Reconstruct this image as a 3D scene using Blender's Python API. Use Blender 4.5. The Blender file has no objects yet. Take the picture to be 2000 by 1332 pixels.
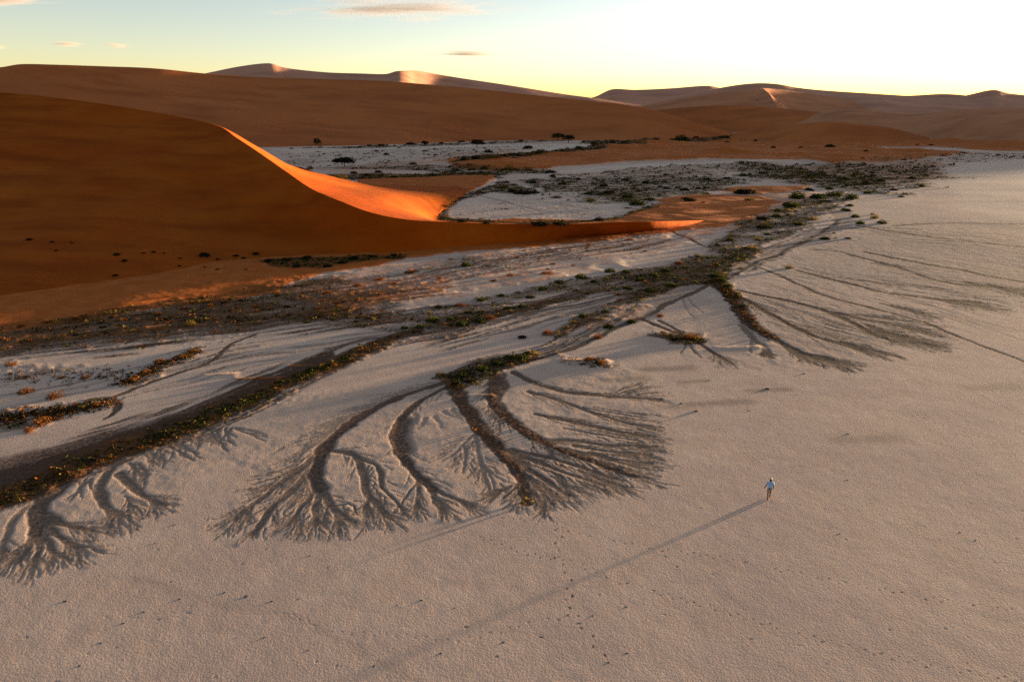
import bpy, bmesh, math, random
import numpy as np
from mathutils import Vector

random.seed(7)
RNG = np.random.default_rng(11)
SC = bpy.context.scene
COL = SC.collection

# ------------------------------------------------------------------ camera
CAM_H = 28.7
FPX = 1333.0
PITCH = math.atan((666 - 215) / FPX)
cam_data = bpy.data.cameras.new('camera')
cam_data.sensor_width = 36.0
cam_data.lens = 36.0 * FPX / 2000.0
cam_data.clip_start = 0.5
cam_data.clip_end = 60000
cam = bpy.data.objects.new('camera', cam_data)
COL.objects.link(cam)
cam.location = (0, 0, CAM_H)
cam.rotation_euler = (math.pi / 2 - PITCH, 0, 0)
SC.camera = cam

# ------------------------------------------------------------------ sky, sun, exposure
SUN_AZ = math.radians(58)      # clockwise from the viewing direction (+Y)
SUN_EL = math.radians(0.95)
world = bpy.data.worlds.new('World')
SC.world = world
world.use_nodes = True
wn = world.node_tree
bg = wn.nodes['Background']
sky = wn.nodes.new('ShaderNodeTexSky')
sky.sky_type = 'NISHITA'
sky.sun_disc = False
sky.sun_elevation = SUN_EL
sky.sun_rotation = SUN_AZ
sky.air_density = 0.58
sky.dust_density = 0.5
sky.ozone_density = 1.0
bg.inputs['Strength'].default_value = 0.079
wn.links.new(sky.outputs[0], bg.inputs['Color'])

sd = bpy.data.lights.new('sun', 'SUN')
sd.energy = 4.2
sd.angle = math.radians(1.6)
sd.color = (1.0, 0.83, 0.54)
sun = bpy.data.objects.new('sun', sd)
COL.objects.link(sun)
sv = Vector((math.sin(SUN_AZ) * math.cos(SUN_EL), math.cos(SUN_AZ) * math.cos(SUN_EL), math.sin(SUN_EL)))
sun.rotation_euler = sv.to_track_quat('Z', 'Y').to_euler()
sun.location = (200, 100, 80)

SC.view_settings.view_transform = 'Standard'
SC.view_settings.look = 'None'
SC.view_settings.gamma = 1.0
SC.view_settings.exposure = 2.92
SC.view_settings.use_curve_mapping = False
SC.view_settings.use_white_balance = True      # the camera was set warm
SC.view_settings.white_balance_temperature = 7400
SC.view_settings.white_balance_tint = 20
SC.cycles.max_bounces = 6
SC.cycles.use_denoising = False
SC.cycles.denoiser = 'OPENIMAGEDENOISE'
SC.cycles.denoising_input_passes = 'RGB_ALBEDO_NORMAL'

# ------------------------------------------------------------------ measuring helpers
SP, CP = math.sin(PITCH), math.cos(PITCH)
def ray(u, v):
    x = (u - 1000.0) / FPX
    y = (666.0 - v) / FPX
    return np.array([x, CP + y * SP, -SP + y * CP])
def G(u, v, z=0.0):
    d = ray(u, v)
    t = (z - CAM_H) / d[2]
    return np.array([d[0] * t, d[1] * t, z])
def at_dist(u, v, dist):
    d = ray(u, v)
    t = dist / math.hypot(d[0], d[1])
    return np.array([d[0] * t, d[1] * t, CAM_H + d[2] * t])
def px_size(p):          # metres per photo pixel (2000 wide) at a point
    return (p[1] * CP - (p[2] - CAM_H) * SP) / FPX

# ------------------------------------------------------------------ noise
_T = RNG.random((256, 256)).astype(np.float32)
def vnoise(x, y):
    xi = np.floor(x); yi = np.floor(y)
    fx = (x - xi).astype(np.float32); fy = (y - yi).astype(np.float32)
    xi = xi.astype(np.int64) & 255; yi = yi.astype(np.int64) & 255
    x1 = (xi + 1) & 255; y1 = (yi + 1) & 255
    fx = fx * fx * fx * (fx * (fx * 6 - 15) + 10); fy = fy * fy * fy * (fy * (fy * 6 - 15) + 10)
    a = _T[yi, xi]; b = _T[yi, x1]; c = _T[y1, xi]; d = _T[y1, x1]
    return (a + (b - a) * fx) * (1 - fy) + (c + (d - c) * fx) * fy
def fbm(x, y, scale, octv=4, gain=0.5, ox=0.0):
    x = x / scale + 37.3 + ox; y = y / scale + 11.7 + ox * 1.7
    s = 0; amp = 1.0; tot = 0
    for i in range(octv):
        s = s + amp * vnoise(x, y); tot += amp
        amp *= gain; x = x * 2.03 + 17.1; y = y * 2.03 + 5.3
    return s / tot * 2 - 1
def sstep(a, b, x):
    t = np.clip((x - a) / (b - a), 0, 1)
    return t * t * (3 - 2 * t)
def catmull(pts, n):
    """pts (k, d) -> n samples, even in chord length"""
    P = np.asarray(pts, float)
    if len(P) == 2:
        t = np.linspace(0, 1, n)[:, None]
        return P[0] * (1 - t) + P[1] * t
    s = np.r_[0, np.cumsum(np.linalg.norm(np.diff(P[:, :2], axis=0), axis=1) + 1e-6)]
    q = np.linspace(0, s[-1], n)
    m = np.zeros_like(P)
    m[1:-1] = (P[2:] - P[:-2]) / (s[2:] - s[:-2])[:, None]
    m[0] = (P[1] - P[0]) / (s[1] - s[0]); m[-1] = (P[-1] - P[-2]) / (s[-1] - s[-2])
    i = np.clip(np.searchsorted(s, q, side='right') - 1, 0, len(P) - 2)
    h = (s[i + 1] - s[i])[:, None]; t = ((q - s[i])[:, None]) / h
    t2 = t * t; t3 = t2 * t
    return (2 * t3 - 3 * t2 + 1) * P[i] + (t3 - 2 * t2 + t) * h * m[i] + (-2 * t3 + 3 * t2) * P[i + 1] + (t3 - t2) * h * m[i + 1]

# ------------------------------------------------------------------ object helpers
def tag(o, label=None, cat=None, group=None, kind=None):
    if label: o['label'] = label
    if cat: o['category'] = cat
    if group: o['group'] = group
    if kind: o['kind'] = kind
    return o
def link(name, me, mat=None, parent=None):
    o = bpy.data.objects.new(name, me)
    COL.objects.link(o)
    if mat is not None and len(me.materials) == 0: me.materials.append(mat)
    if parent is not None: o.parent = parent
    return o
def grid_mesh(name, V, wrap=False, smooth=True):
    """V (nr, nc, 3) -> quad grid mesh built with foreach_set"""
    nr, nc = V.shape[:2]
    me = bpy.data.meshes.new(name)
    idx = np.arange(nr * nc, dtype=np.int32).reshape(nr, nc)
    if wrap: idx = np.concatenate([idx, idx[:, :1]], axis=1)
    q = np.stack([idx[:-1, :-1], idx[:-1, 1:], idx[1:, 1:], idx[1:, :-1]], -1).reshape(-1, 4)
    quads_to(me, V.reshape(-1, 3), q, smooth)
    return me
def quads_to(me, verts, q, smooth=True):
    n = q.shape[1]
    me.vertices.add(len(verts)); me.vertices.foreach_set('co', np.ascontiguousarray(verts, np.float32).ravel())
    me.loops.add(q.size); me.loops.foreach_set('vertex_index', np.ascontiguousarray(q, np.int32).ravel())
    me.polygons.add(len(q))
    me.polygons.foreach_set('loop_start', np.arange(0, q.size, n, dtype=np.int32))
    me.polygons.foreach_set('loop_total', np.full(len(q), n, np.int32))
    me.polygons.foreach_set('use_smooth', np.full(len(q), smooth, bool))
    me.update(calc_edges=True)
def add_attr(me, name, vals, dom='POINT'):
    a = me.attributes.new(name, 'FLOAT', dom)
    a.data.foreach_set('value', np.ascontiguousarray(vals, np.float32).ravel())

# ------------------------------------------------------------------ node helpers
class NT:
    def __init__(s, name):
        s.m = bpy.data.materials.new(name); s.m.use_nodes = True
        s.t = s.m.node_tree; s.t.nodes.clear()
        s.out = s.t.nodes.new('ShaderNodeOutputMaterial')
    def n(s, typ, **kw):
        o = s.t.nodes.new(typ)
        for k, v in kw.items():
            if k.startswith('i_'):
                o.inputs[k[2:].replace('_', ' ')].default_value = v
            else: setattr(o, k, v)
        return o
    def l(s, a, b): s.t.links.new(a, b)
    def attr(s, name):
        return s.n('ShaderNodeAttribute', attribute_name=name).outputs['Fac']
    def pos(s):
        return s.n('ShaderNodeNewGeometry').outputs['Position']
    def noise(s, scale, detail=3, rough=0.55, vec=None):
        o = s.n('ShaderNodeTexNoise'); o.inputs['Scale'].default_value = scale
        o.inputs['Detail'].default_value = detail; o.inputs['Roughness'].default_value = rough
        s.l(vec if vec is not None else s.pos(), o.inputs['Vector'])
        return o.outputs['Fac']
    def math(s, op, a, b=None, c=None, clamp=False):
        o = s.n('ShaderNodeMath', operation=op, use_clamp=clamp)
        for i, x in enumerate((a, b, c)):
            if x is None: continue
            if isinstance(x, (int, float)): o.inputs[i].default_value = x
            else: s.l(x, o.inputs[i])
        return o.outputs[0]
    def remap(s, x, a, b, c=0.0, d=1.0):
        o = s.n('ShaderNodeMapRange'); s.l(x, o.inputs[0])
        for i, v in enumerate((a, b, c, d)): o.inputs[i + 1].default_value = v
        return o.outputs[0]
    def mix(s, f, a, b, blend='MIX'):
        o = s.n('ShaderNodeMix', data_type='RGBA', blend_type=blend)
        for sock, x in ((o.inputs[0], f), (o.inputs[6], a), (o.inputs[7], b)):
            if isinstance(x, (int, float)): sock.default_value = x
            elif isinstance(x, tuple): sock.default_value = (*x, 1)
            else: s.l(x, sock)
        return o.outputs[2]
    def bump(s, h, dist, strength=1.0, nrm=None):
        o = s.n('ShaderNodeBump'); o.inputs['Strength'].default_value = strength
        if isinstance(dist, (int, float)): o.inputs['Distance'].default_value = dist
        else: s.l(dist, o.inputs['Distance'])
        s.l(h, o.inputs['Height'])
        if nrm is not None: s.l(nrm, o.inputs['Normal'])
        return o.outputs[0]
    def surf(s, col, rough=0.95, nrm=None, spec=0.1):
        p = s.n('ShaderNodeBsdfPrincipled')
        p.inputs['Roughness'].default_value = rough
        p.inputs['Specular IOR Level'].default_value = spec
        if isinstance(col, tuple): p.inputs['Base Color'].default_value = (*col, 1)
        else: s.l(col, p.inputs['Base Color'])
        if nrm is not None: s.l(nrm, p.inputs['Normal'])
        s.l(p.outputs[0], s.out.inputs['Surface'])
        return p
# ================================================================== THE GROUND
# polar sheet: fine in front of the viewer, coarse behind, out to the horizon
TH_F = np.radians(48)
NTH = 1010
th = np.concatenate([np.linspace(-TH_F, TH_F, NTH), np.linspace(TH_F, 2 * math.pi - TH_F, 42)[1:-1]])
rs = [0.5, 3, 8, 14, 19]
r = 22.0
while r < 6000:
    rs.append(r)
    r += 0.135 * (max(r, 34) / 50) ** (1.5 if r < 50 else 1.32) if r < 260 else 0.135 * 8.82 * (r / 260) ** 1.75 if r < 700 else 0.135 * (r / 50) ** 1.5 * (1 + (r - 700) / 900)
rs = np.array(rs)
NR, NC = len(rs), len(th)
X = (rs[:, None] * np.sin(th)[None, :]).astype(np.float32)
Y = (rs[:, None] * np.cos(th)[None, :]).astype(np.float32)
# warped coordinates make every painted line and border wander
WX = X + 0.06 * fbm(X, Y, .55, 2, ox=6) + 0.22 * fbm(X, Y, 2.2, 3, ox=1) + 0.9 * fbm(X, Y, 11, 2, ox=2) * sstep(40, 90, Y)
WY = Y + 0.06 * fbm(X, Y, .55, 2, ox=7) + 0.22 * fbm(X, Y, 2.2, 3, ox=3) + 0.9 * fbm(X, Y, 11, 2, ox=4) * sstep(40, 90, Y)
carve = np.zeros((NR, NC), np.float32)     # depth removed
silt = np.zeros((NR, NC), np.float32)      # dark grey-brown channel silt
rust = np.zeros((NR, NC), np.float32)      # red-brown dried litter in channels
sand = np.zeros((NR, NC), np.float32)      # orange dune sand lying on the clay
veg = np.zeros((NR, NC), np.float32)       # dark plant litter
rough = np.zeros((NR, NC), np.float32)     # eroded rilled clay
pale = np.zeros((NR, NC), np.float32)      # salty white clay, also painted sky sheen
thf = th[:NTH]

def window(x0, x1, y0, y1):
    cs = [(x, y) for x in (x0, x1) for y in (y0, y1)]
    rr = [math.hypot(*c) for c in cs]; tt = [math.atan2(c[0], c[1]) for c in cs]
    rmin = min(rr) if not (x0 < 0 < x1) else max(0.5, min(abs(y0), abs(y1)))
    i0 = max(0, np.searchsorted(rs, rmin) - 1); i1 = min(NR, np.searchsorted(rs, max(rr)) + 2)
    j0 = max(0, np.searchsorted(thf, min(tt)) - 1); j1 = min(NTH, np.searchsorted(thf, max(tt)) + 2)
    return i0, i1, j0, j1
def stroke(P, w, lay):
    """P (n,2) world points, w (n,) half widths, lay = list of (grid, value(n,), power, mode)"""
    P = np.asarray(P, float)
    for k in range(len(P) - 1):
        a = P[k]; b = P[k + 1]; wm = max(w[k], w[k + 1])
        i0, i1, j0, j1 = window(min(a[0], b[0]) - wm - 1, max(a[0], b[0]) + wm + 1, min(a[1], b[1]) - wm - 1, max(a[1], b[1]) + wm + 1)
        if i1 <= i0 or j1 <= j0: continue
        x = WX[i0:i1, j0:j1]; y = WY[i0:i1, j0:j1]
        dx, dy = b - a; L2 = dx * dx + dy * dy + 1e-9
        t = np.clip(((x - a[0]) * dx + (y - a[1]) * dy) / L2, 0, 1)
        d = np.hypot(x - a[0] - t * dx, y - a[1] - t * dy)
        q = np.clip(1 - d / (w[k] + (w[k + 1] - w[k]) * t + 1e-6), 0, 1)
        if not q.any(): continue
        for g, val, pw in lay:
            v = val[k] + (val[k + 1] - val[k]) * t
            f = q * q * (3 - 2 * q) if pw == 0 else np.clip(q * pw, 0, 1)
            gg = g[i0:i1, j0:j1]
            np.maximum(gg, v * f, out=gg)
def poly_world(pts, step=1.0, per=None):
    W = np.array([G(*p)[:2] for p in pts])
    L = np.linalg.norm(np.diff(W, axis=0), axis=1).sum()
    return catmull(W, max(3, int(L / step) + 1))
def taper(n, a, b): return np.linspace(a, b, n)

CW = 1.0; CS = 1.0      # width and silt of the strokes drawn next
def channel(pts, w, depth, dk=0.8, rd=0.0, w1=None, d1=None, step=0.8, vg=0.0):
    P = poly_world(pts, step); n = len(P)
    w1 = w if w1 is None else w1; d1 = depth if d1 is None else d1
    ww = taper(n, w, w1) * CW; dk = dk * CS; nn = 1 + 0.25 * np.array([random.uniform(-1, 1) for _ in range(n)])
    lay = [(carve, taper(n, depth * .34, d1 * .34), 4.5), (silt, np.full(n, dk), 3.0)]
    if rd: lay.append((rust, np.full(n, rd) * np.clip(np.sin(np.linspace(0.2, 2.9, n)) * 1.3, 0, 1), 1.4))
    if vg: lay.append((veg, np.full(n, vg), 1.6))
    stroke(P, ww * nn, lay)
    return P
def rill(p, ang, L, w, depth, dk, level=0, wob=0.25, fork=0.5):
    """one small gully in world space that forks as it runs out"""
    n = max(3, int(L / 0.55)); pts = [np.array(p, float)]; a = ang
    for k in range(n):
        a += random.uniform(-wob, wob)
        pts.append(pts[-1] + (L / n) * np.array([math.cos(a), math.sin(a)]))
    stroke(pts, taper(n + 1, w, w * 0.45), [(carve, taper(n + 1, depth * .5, depth * 0.25), 2.5), (silt, taper(n + 1, dk, dk * 0.8), 2.4)])
    if level > 0:
        for k in range(1, n):
            if random.random() < fork:
                s = random.choice((-1, 1))
                rill(pts[k], a + s * random.uniform(0.14, 0.42), L * random.uniform(0.4, 0.75) * (1 - 0.4 * k / n), w * 0.8, depth * 0.75, dk * 0.9, level - 1, wob, fork)
def fan(tip, frm, L, spread, n, w=0.12, depth=0.13, dk=0.62, base=0.26, level=2):
    """the comb of rills at a channel's mouth; tip and frm are photo pixels on flat ground"""
    T = G(*tip)[:2]; F = G(*frm)[:2]
    ang = math.atan2(*(T - F)[::-1]); n = int(n * 2.2); L = L * 1.12
    for k in range(n):
        q = (k + 0.5) / n * 2 - 1
        aa = ang + q * spread + random.uniform(-0.08, 0.08)
        ll = L * (1 - 0.30 * q * q) * random.uniform(0.78, 1.1)
        st = T - 0.7 * L * np.array([math.cos(ang), math.sin(ang)]) * random.random() ** 1.6; ll *= 1 + .25 * random.random()
        E = st + ll * np.array([math.cos(aa), math.sin(aa)])
        stroke([st, (st + E) / 2, E], np.array([0.5, 0.9, 0.55]) * max(0.55, ll * spread / n * 2.4), [(silt, np.array([dk, dk, dk]) * base, 1.2), (rough, np.array([1.0, 1, 1]), 1.2)])
        rill(st, aa, ll, w, depth, dk * random.uniform(.6, 1), level, 0.09, 0.34)
def feather(P, side, L, n, lean=0.6, w=0.22, depth=0.07, dk=0.35, level=1):
    n = int(n * 2.0); w = w * .55; dk = min(.9, dk * 1.35); lean = lean * .8
    """side rills along a channel; side +1 left, -1 right of its direction"""
    for _ in range(n):
        k = random.randint(1, len(P) - 2)
        d = P[k + 1] - P[k]; a = math.atan2(d[1], d[0])
        s = side if side else random.choice((-1, 1))
        rill(P[k] + s * 0.5 * np.array([-math.sin(a), math.cos(a)]), a + s * lean * random.uniform(0.7, 1.3), L * random.uniform(0.5, 1.2), w, depth, dk, level, 0.11, 0.4)

def insidepoly(pts, soft=1.0, nz=0.0, nscale=8.0, world=False):
    """soft mask of a polygon given in photo pixels on the flat ground; returns window and mask"""
    W = np.asarray(pts, float) if world else np.array([G(*p)[:2] for p in pts])
    i0, i1, j0, j1 = window(W[:, 0].min() - soft - nz, W[:, 0].max() + soft + nz, W[:, 1].min() - soft - nz, W[:, 1].max() + soft + nz)
    x = X[i0:i1, j0:j1]; y = Y[i0:i1, j0:j1]
    if nz:
        x = x + nz * fbm(x, y, nscale, 4, ox=9); y = y + nz * fbm(x, y, nscale, 4, ox=5)
    ins = np.zeros(x.shape, bool); dist = np.full(x.shape, 1e9, np.float32)
    n = len(W)
    for k in range(n):
        a = W[k]; b = W[(k + 1) % n]
        c = ((a[1] > y) != (b[1] > y))
        ins ^= c & (x < (b[0] - a[0]) * (y - a[1]) / (b[1] - a[1] + 1e-12) + a[0])
        dx, dy = b - a; L2 = dx * dx + dy * dy + 1e-9
        t = np.clip(((x - a[0]) * dx + (y - a[1]) * dy) / L2, 0, 1)
        np.minimum(dist, np.hypot(x - a[0] - t * dx, y - a[1] - t * dy), out=dist)
    sdv = np.where(ins, dist, -dist)
    return (slice(i0, i1), slice(j0, j1)), sstep(-soft, soft, sdv)
def area(grid, pts, val=1.0, soft=1.0, nz=0.0, nscale=8.0, world=False):
    w, m = insidepoly(pts, soft, nz, nscale, world)
    grid[w] = np.maximum(grid[w], m * val)

# ---- eroded, rilled clay between the fans
area(rough, [(0, 1112), (0, 960), (200, 905), (430, 830), (560, 770), (870, 745), (1000, 720), (1200, 690), (1290, 775), (1285, 870), (1260, 940), (1120, 985), (1020, 992), (940, 975), (930, 1000), (800, 1010), (690, 1030), (560, 1040), (440, 1025), (470, 930), (420, 900), (330, 985), (190, 1030), (120, 1100)], 0.75, 1.2, 1.0, 4)
area(rough, [(1230, 660), (1330, 560), (1500, 505), (1700, 430), (2000, 420), (2100, 600), (1915, 598), (1800, 640), (1780, 668), (1680, 705), (1560, 722), (1440, 718), (1290, 690)], 0.7, 2.0, 1.5, 6)

# ---- big dark channel down to the lower left, with its bank of litter
P = channel([(820, 645), (740, 672), (660, 706), (560, 748), (460, 792), (330, 845), (200, 890), (90, 940), (-40, 985), (-150, 1010)], 1.5, 0.35, 0.95, 0.0, 2.6, 0.4, vg=1.0)
P = channel([(640, 690), (520, 752), (400, 806), (250, 858), (120, 905), (-30, 950)], 1.3, 0.12, 0.9, 1.0, 2.8, 0.14)
channel([(560, 735), (430, 780), (300, 835), (150, 875), (0, 915), (-60, 935)], 1.4, 0.08, 0.6, 0.8, 2.4, 0.08)
channel([(400, 830), (250, 880), (110, 915), (0, 950)], 0.7, 0.1, 0.8, 0.3, 0.9, 0.1)
# narrow snake track on the clay tongue
channel([(490, 655), (450, 672), (430, 690), (395, 712), (340, 730), (290, 748), (235, 770), (200, 782)], 0.42, 0.1, 0.75, 0, 0.3, 0.08)
channel([(170, 782), (205, 778), (225, 785), (226, 800), (214, 812), (200, 818)], 0.55, 0.14, 0.8, 0, 0.3, 0.1)

CW, CS = 0.62, 0.82
# ---- fan A, lower left corner
channel([(120, 950), (85, 975), (72, 1010), (74, 1045)], 1.5, 0.4, 0.85, 0, 0.9, 0.3)
channel([(60, 985), (30, 1010), (12, 1050), (0, 1075)], 0.55, 0.2, 0.55, 0, 0.4, 0.12)
channel([(72, 1035), (58, 1065), (35, 1100)], 0.7, 0.28, 0.7, 0, 0.35, 0.12)
channel([(74, 1030), (78, 1065), (72, 1105)], 0.7, 0.28, 0.7, 0, 0.3, 0.12)
channel([(78, 1035), (100, 1065), (112, 1092)], 0.7, 0.28, 0.7, 0, 0.3, 0.12)
channel([(85, 1010), (115, 1045), (150, 1070)], 0.8, 0.26, 0.75, 0, 0.35, 0.12)
channel([(85, 1000), (130, 1025), (182, 1035)], 0.8, 0.26, 0.75, 0, 0.35, 0.12)
for t_, f_, L_, s_, n_ in [((30, 1085), (58, 1055), 2.6, 0.7, 7), ((72, 1088), (76, 1060), 2.2, 0.6, 6), ((108, 1082), (95, 1055), 2.2, 0.6, 6), ((140, 1062), (110, 1040), 2.6, 0.55, 7), ((160, 1030), (130, 1022), 2.8, 0.5, 7), ((2, 1080), (15, 1050), 2.5, 0.6, 6)]:
    fan(t_, f_, L_, s_, n_)
# ---- fan B
for pts in [[(215, 915), (195, 955), (200, 985), (235, 1012)], [(235, 925), (262, 950), (285, 970), (325, 985)], [(195, 945), (205, 975), (212, 1005)]]:
    channel(pts, 0.9, 0.3, 0.7, 0, 0.4, 0.14)
for t_, f_, L_, s_, n_ in [((225, 1008), (205, 985), 2.4, 0.7, 7), ((300, 978), (275, 962), 2.6, 0.7, 8), ((255, 985), (240, 965), 2.2, 0.5, 5)]:
    fan(t_, f_, L_, s_, n_, level=1)
for u, v in [(262, 905), (290, 885), (318, 872), (345, 862), (372, 850), (398, 845), (425, 838), (165, 935), (455, 835)]:
    T = G(u, v)[:2]
    for q in range(4):
        rill(T + np.array([random.uniform(-.8, .8), 0]), -1.1 + random.uniform(-.5, .6), random.uniform(2, 4.5), 0.22, 0.2, 0.5, 2, 0.18, 0.45)
# ---- fan C
PC = channel([(885, 742), (800, 768), (720, 803), (660, 845), (628, 885), (615, 925), (625, 955)], 1.0, 0.3, 0.85, 0.55, 1.35, 0.42)
feather(PC[:int(len(PC) * .7)], -1, 3.5, 34, 0.5, 0.24, 0.1, 0.3, 1)
feather(PC[int(len(PC) * .45):], -1, 5.5, 16, 0.5, 0.24, 0.1, 0.35, 1)
for pts, w0 in [([(648, 868), (590, 910), (530, 955), (460, 1015)], 0.85), ([(622, 905), (570, 955), (520, 1005), (492, 1042)], 0.85), ([(622, 945), (590, 990), (560, 1025)], 0.6), ([(625, 950), (618, 1000), (612, 1030)], 0.7), ([(628, 950), (650, 990), (690, 1020)], 0.75), ([(615, 890), (555, 925), (490, 945)], 0.35), ([(600, 905), (540, 945), (480, 965)], 0.35), ([(645, 880), (690, 888), (712, 930), (722, 968), (768, 1015)], 0.85), ([(700, 895), (738, 910), (750, 950), (792, 1000)], 0.5), ([(655, 990), (690, 985), (700, 1005)], 0.3)]:
    Pq = channel(pts, w0, 0.28, 0.72, 0, w0 * 0.5, 0.13)
    feather(Pq, 0, 2.0, 10, 0.55, 0.2, 0.08, 0.4, 1)
for t_, f_, L_, s_, n_ in [((470, 1008), (520, 965), 2.6, 0.6, 8), ((497, 1035), (520, 1005), 1.5, 0.4, 4), ((575, 1010), (600, 980), 2.3, 0.6, 7), ((615, 1015), (620, 985), 2.2, 0.6, 8), ((655, 1008), (635, 975), 2.6, 0.6, 8), ((750, 1002), (725, 975), 2.2, 0.7, 8), ((720, 985), (718, 960), 2.8, 0.5, 6), ((785, 992), (760, 965), 1.5, 0.5, 5)]:
    fan(t_, f_, L_, s_, n_)
# ---- fan D
PD = channel([(878, 755), (830, 780), (785, 815), (768, 845), (775, 880), (805, 918), (845, 955)], 0.75, 0.26, 0.85, 0.5, 1.0, 0.34)
stroke(poly_world([(790, 822), (780, 850), (788, 880)], 0.8), np.full(len(poly_world([(790, 822), (780, 850), (788, 880)], 0.8)), 1.15), [(silt, np.full(9, 0.6), 1.5), (rust, np.full(9, 0.6), 1.3), (carve, np.full(9, 0.2), 2.0)])
feather(PD, 0, 2.4, 18, 0.6, 0.22, 0.08, 0.3, 1)
for pts, w0 in [([(842, 952), (880, 968), (925, 988)], 0.7), ([(845, 955), (855, 985), (872, 1003)], 0.65), ([(818, 935), (815, 970), (812, 1000)], 0.5), ([(825, 930), (800, 960), (785, 985)], 0.3)]:
    channel(pts, w0, 0.24, 0.7, 0, w0 * .5, 0.12)
for t_, f_, L_, s_, n_ in [((818, 985), (822, 955), 2.0, 0.6, 6), ((868, 990), (852, 965), 2.2, 0.6, 7), ((905, 982), (875, 968), 1.9, 0.5, 6)]:
    fan(t_, f_, L_, s_, n_)
# ---- fan E, small tree of rills between D and F
for pts, w0 in [([(928, 845), (932, 880), (945, 925), (955, 960)], 0.55), ([(928, 846), (905, 868), (885, 885), (865, 900)], 0.3), ([(905, 870), (908, 900), (902, 925)], 0.35), ([(940, 905), (958, 930), (968, 965)], 0.3)]:
    Pq = channel(pts, w0, 0.2, 0.5, 0, w0 * .6, 0.1)
    feather(Pq, 0, 1.8, 12, 0.6, 0.2, 0.08, 0.35, 1)
for u, v in [(812, 810), (830, 818), (850, 815), (868, 806), (885, 800)]:
    rill(G(u, v)[:2], -1.4 + random.uniform(-.3, .3), 2.4, 0.4, 0.16, 0.25, 1, .3, .5)
CW, CS = 0.7, 0.85
# ---- fan F, the biggest
PF = channel([(884, 742), (905, 790), (938, 838), (975, 880), (1005, 912), (1022, 950), (1026, 982)], 1.7, 0.3, 0.9, 0.9, 0.8, 0.3, vg=0.35)
PF2 = channel([(975, 735), (965, 775), (985, 812), (1035, 850), (1100, 880), (1170, 905), (1240, 932)], 1.5, 0.26, 0.85, 1.0, 0.6, 0.2, vg=0.25)
channel([(965, 730), (990, 750), (975, 780)], 1.0, 0.1, 0.6, 1.0, 0.6, 0.1)
for pts, w0 in [([(985, 885), (1030, 915), (1075, 945), (1110, 968)], 0.8), ([(990, 882), (1060, 905), (1120, 930), (1180, 948)], 0.8), ([(1000, 880), (1080, 895), (1150, 918), (1215, 940)], 0.7), ([(1100, 878), (1180, 895), (1250, 915)], 0.6), ([(1020, 925), (1060, 960), (1080, 985)], 0.5), ([(1018, 940), (990, 965), (982, 972)], 0.4)]:
    Pq = channel(pts, w0, 0.24, 0.78, 0, w0 * 0.5, 0.12)
    feather(Pq, -1, 2.6, 12, 0.4, 0.22, 0.09, 0.5, 1)
feather(PF2, -1, 3.2, 26, 0.4, 0.22, 0.08, 0.5, 1)
feather(PF, 1, 1.6, 18, 0.6, 0.2, 0.08, 0.3, 1)
for t_, f_, L_, s_, n_ in [((1018, 962), (1022, 930), 2.7, 0.8, 10), ((1060, 958), (1035, 930), 2.8, 0.6, 9), ((1105, 950), (1065, 925), 2.8, 0.5, 9), ((1165, 935), (1110, 910), 3.0, 0.45, 9), ((1220, 922), (1160, 900), 2.8, 0.45, 9)]:
    fan(t_, f_, L_, s_, n_, base=0.34)
CW, CS = 0.55, 0.9
# ---- fan G, fingers to the right
for pts, w0, dk in [([(1005, 728), (1050, 748), (1110, 765), (1190, 772), (1285, 780)], 0.95, 0.8), ([(1195, 771), (1225, 760), (1250, 754)], 0.35, 0.6), ([(1210, 772), (1240, 765), (1262, 762)], 0.3, 0.6), ([(1035, 765), (1090, 780), (1150, 802), (1210, 822), (1275, 838)], 0.75, 0.7), ([(1045, 808), (1110, 820), (1190, 838), (1270, 852)], 0.85, 0.75), ([(1060, 858), (1130, 862), (1200, 870), (1278, 872)], 0.8, 0.7), ([(1120, 872), (1200, 882), (1268, 888)], 0.7, 0.7), ([(1150, 885), (1210, 898), (1268, 905)], 0.6, 0.7), ([(1140, 795), (1200, 806), (1262, 815)], 0.4, 0.55), ([(1100, 835), (1180, 850), (1250, 862)], 0.4, 0.6)]:
    Pq = channel(pts, w0, 0.2, dk, 0, w0 * .8, 0.13)
    feather(Pq, 0, 2.8, 10, 0.22, 0.24, 0.07, 0.45, 0)
for t_, f_, L_, s_, n_ in [((1245, 829), (1190, 815), 2.4, 0.4, 7), ((1240, 850), (1180, 838), 2.4, 0.4, 7), ((1242, 872), (1180, 866), 2.6, 0.4, 8), ((1240, 892), (1180, 882), 2.4, 0.4, 8), ((1240, 908), (1180, 895), 2.4, 0.4, 8), ((1265, 781), (1220, 775), 1.5, 0.4, 4)]:
    fan(t_, f_, L_, s_, n_, base=0.42)
# ---- fan H
for pts, w0, dk in [([(1240, 620), (1290, 640), (1345, 660), (1385, 685), (1425, 712)], 1.0, 0.85), ([(1280, 625), (1330, 650), (1360, 668)], 0.8, 0.8), ([(1270, 655), (1310, 662), (1350, 660)], 1.2, 0.7), ([(1345, 665), (1352, 685), (1370, 700)], 0.6, 0.5), ([(1338, 672), (1330, 690)], 0.5, 0.4)]:
    channel(pts, w0, 0.25, dk, 0.5, w0 * .5, 0.12)
fan((1402, 700), (1375, 680), 3.0, 0.6, 9)
CW, CS = 0.75, 1.0
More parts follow.
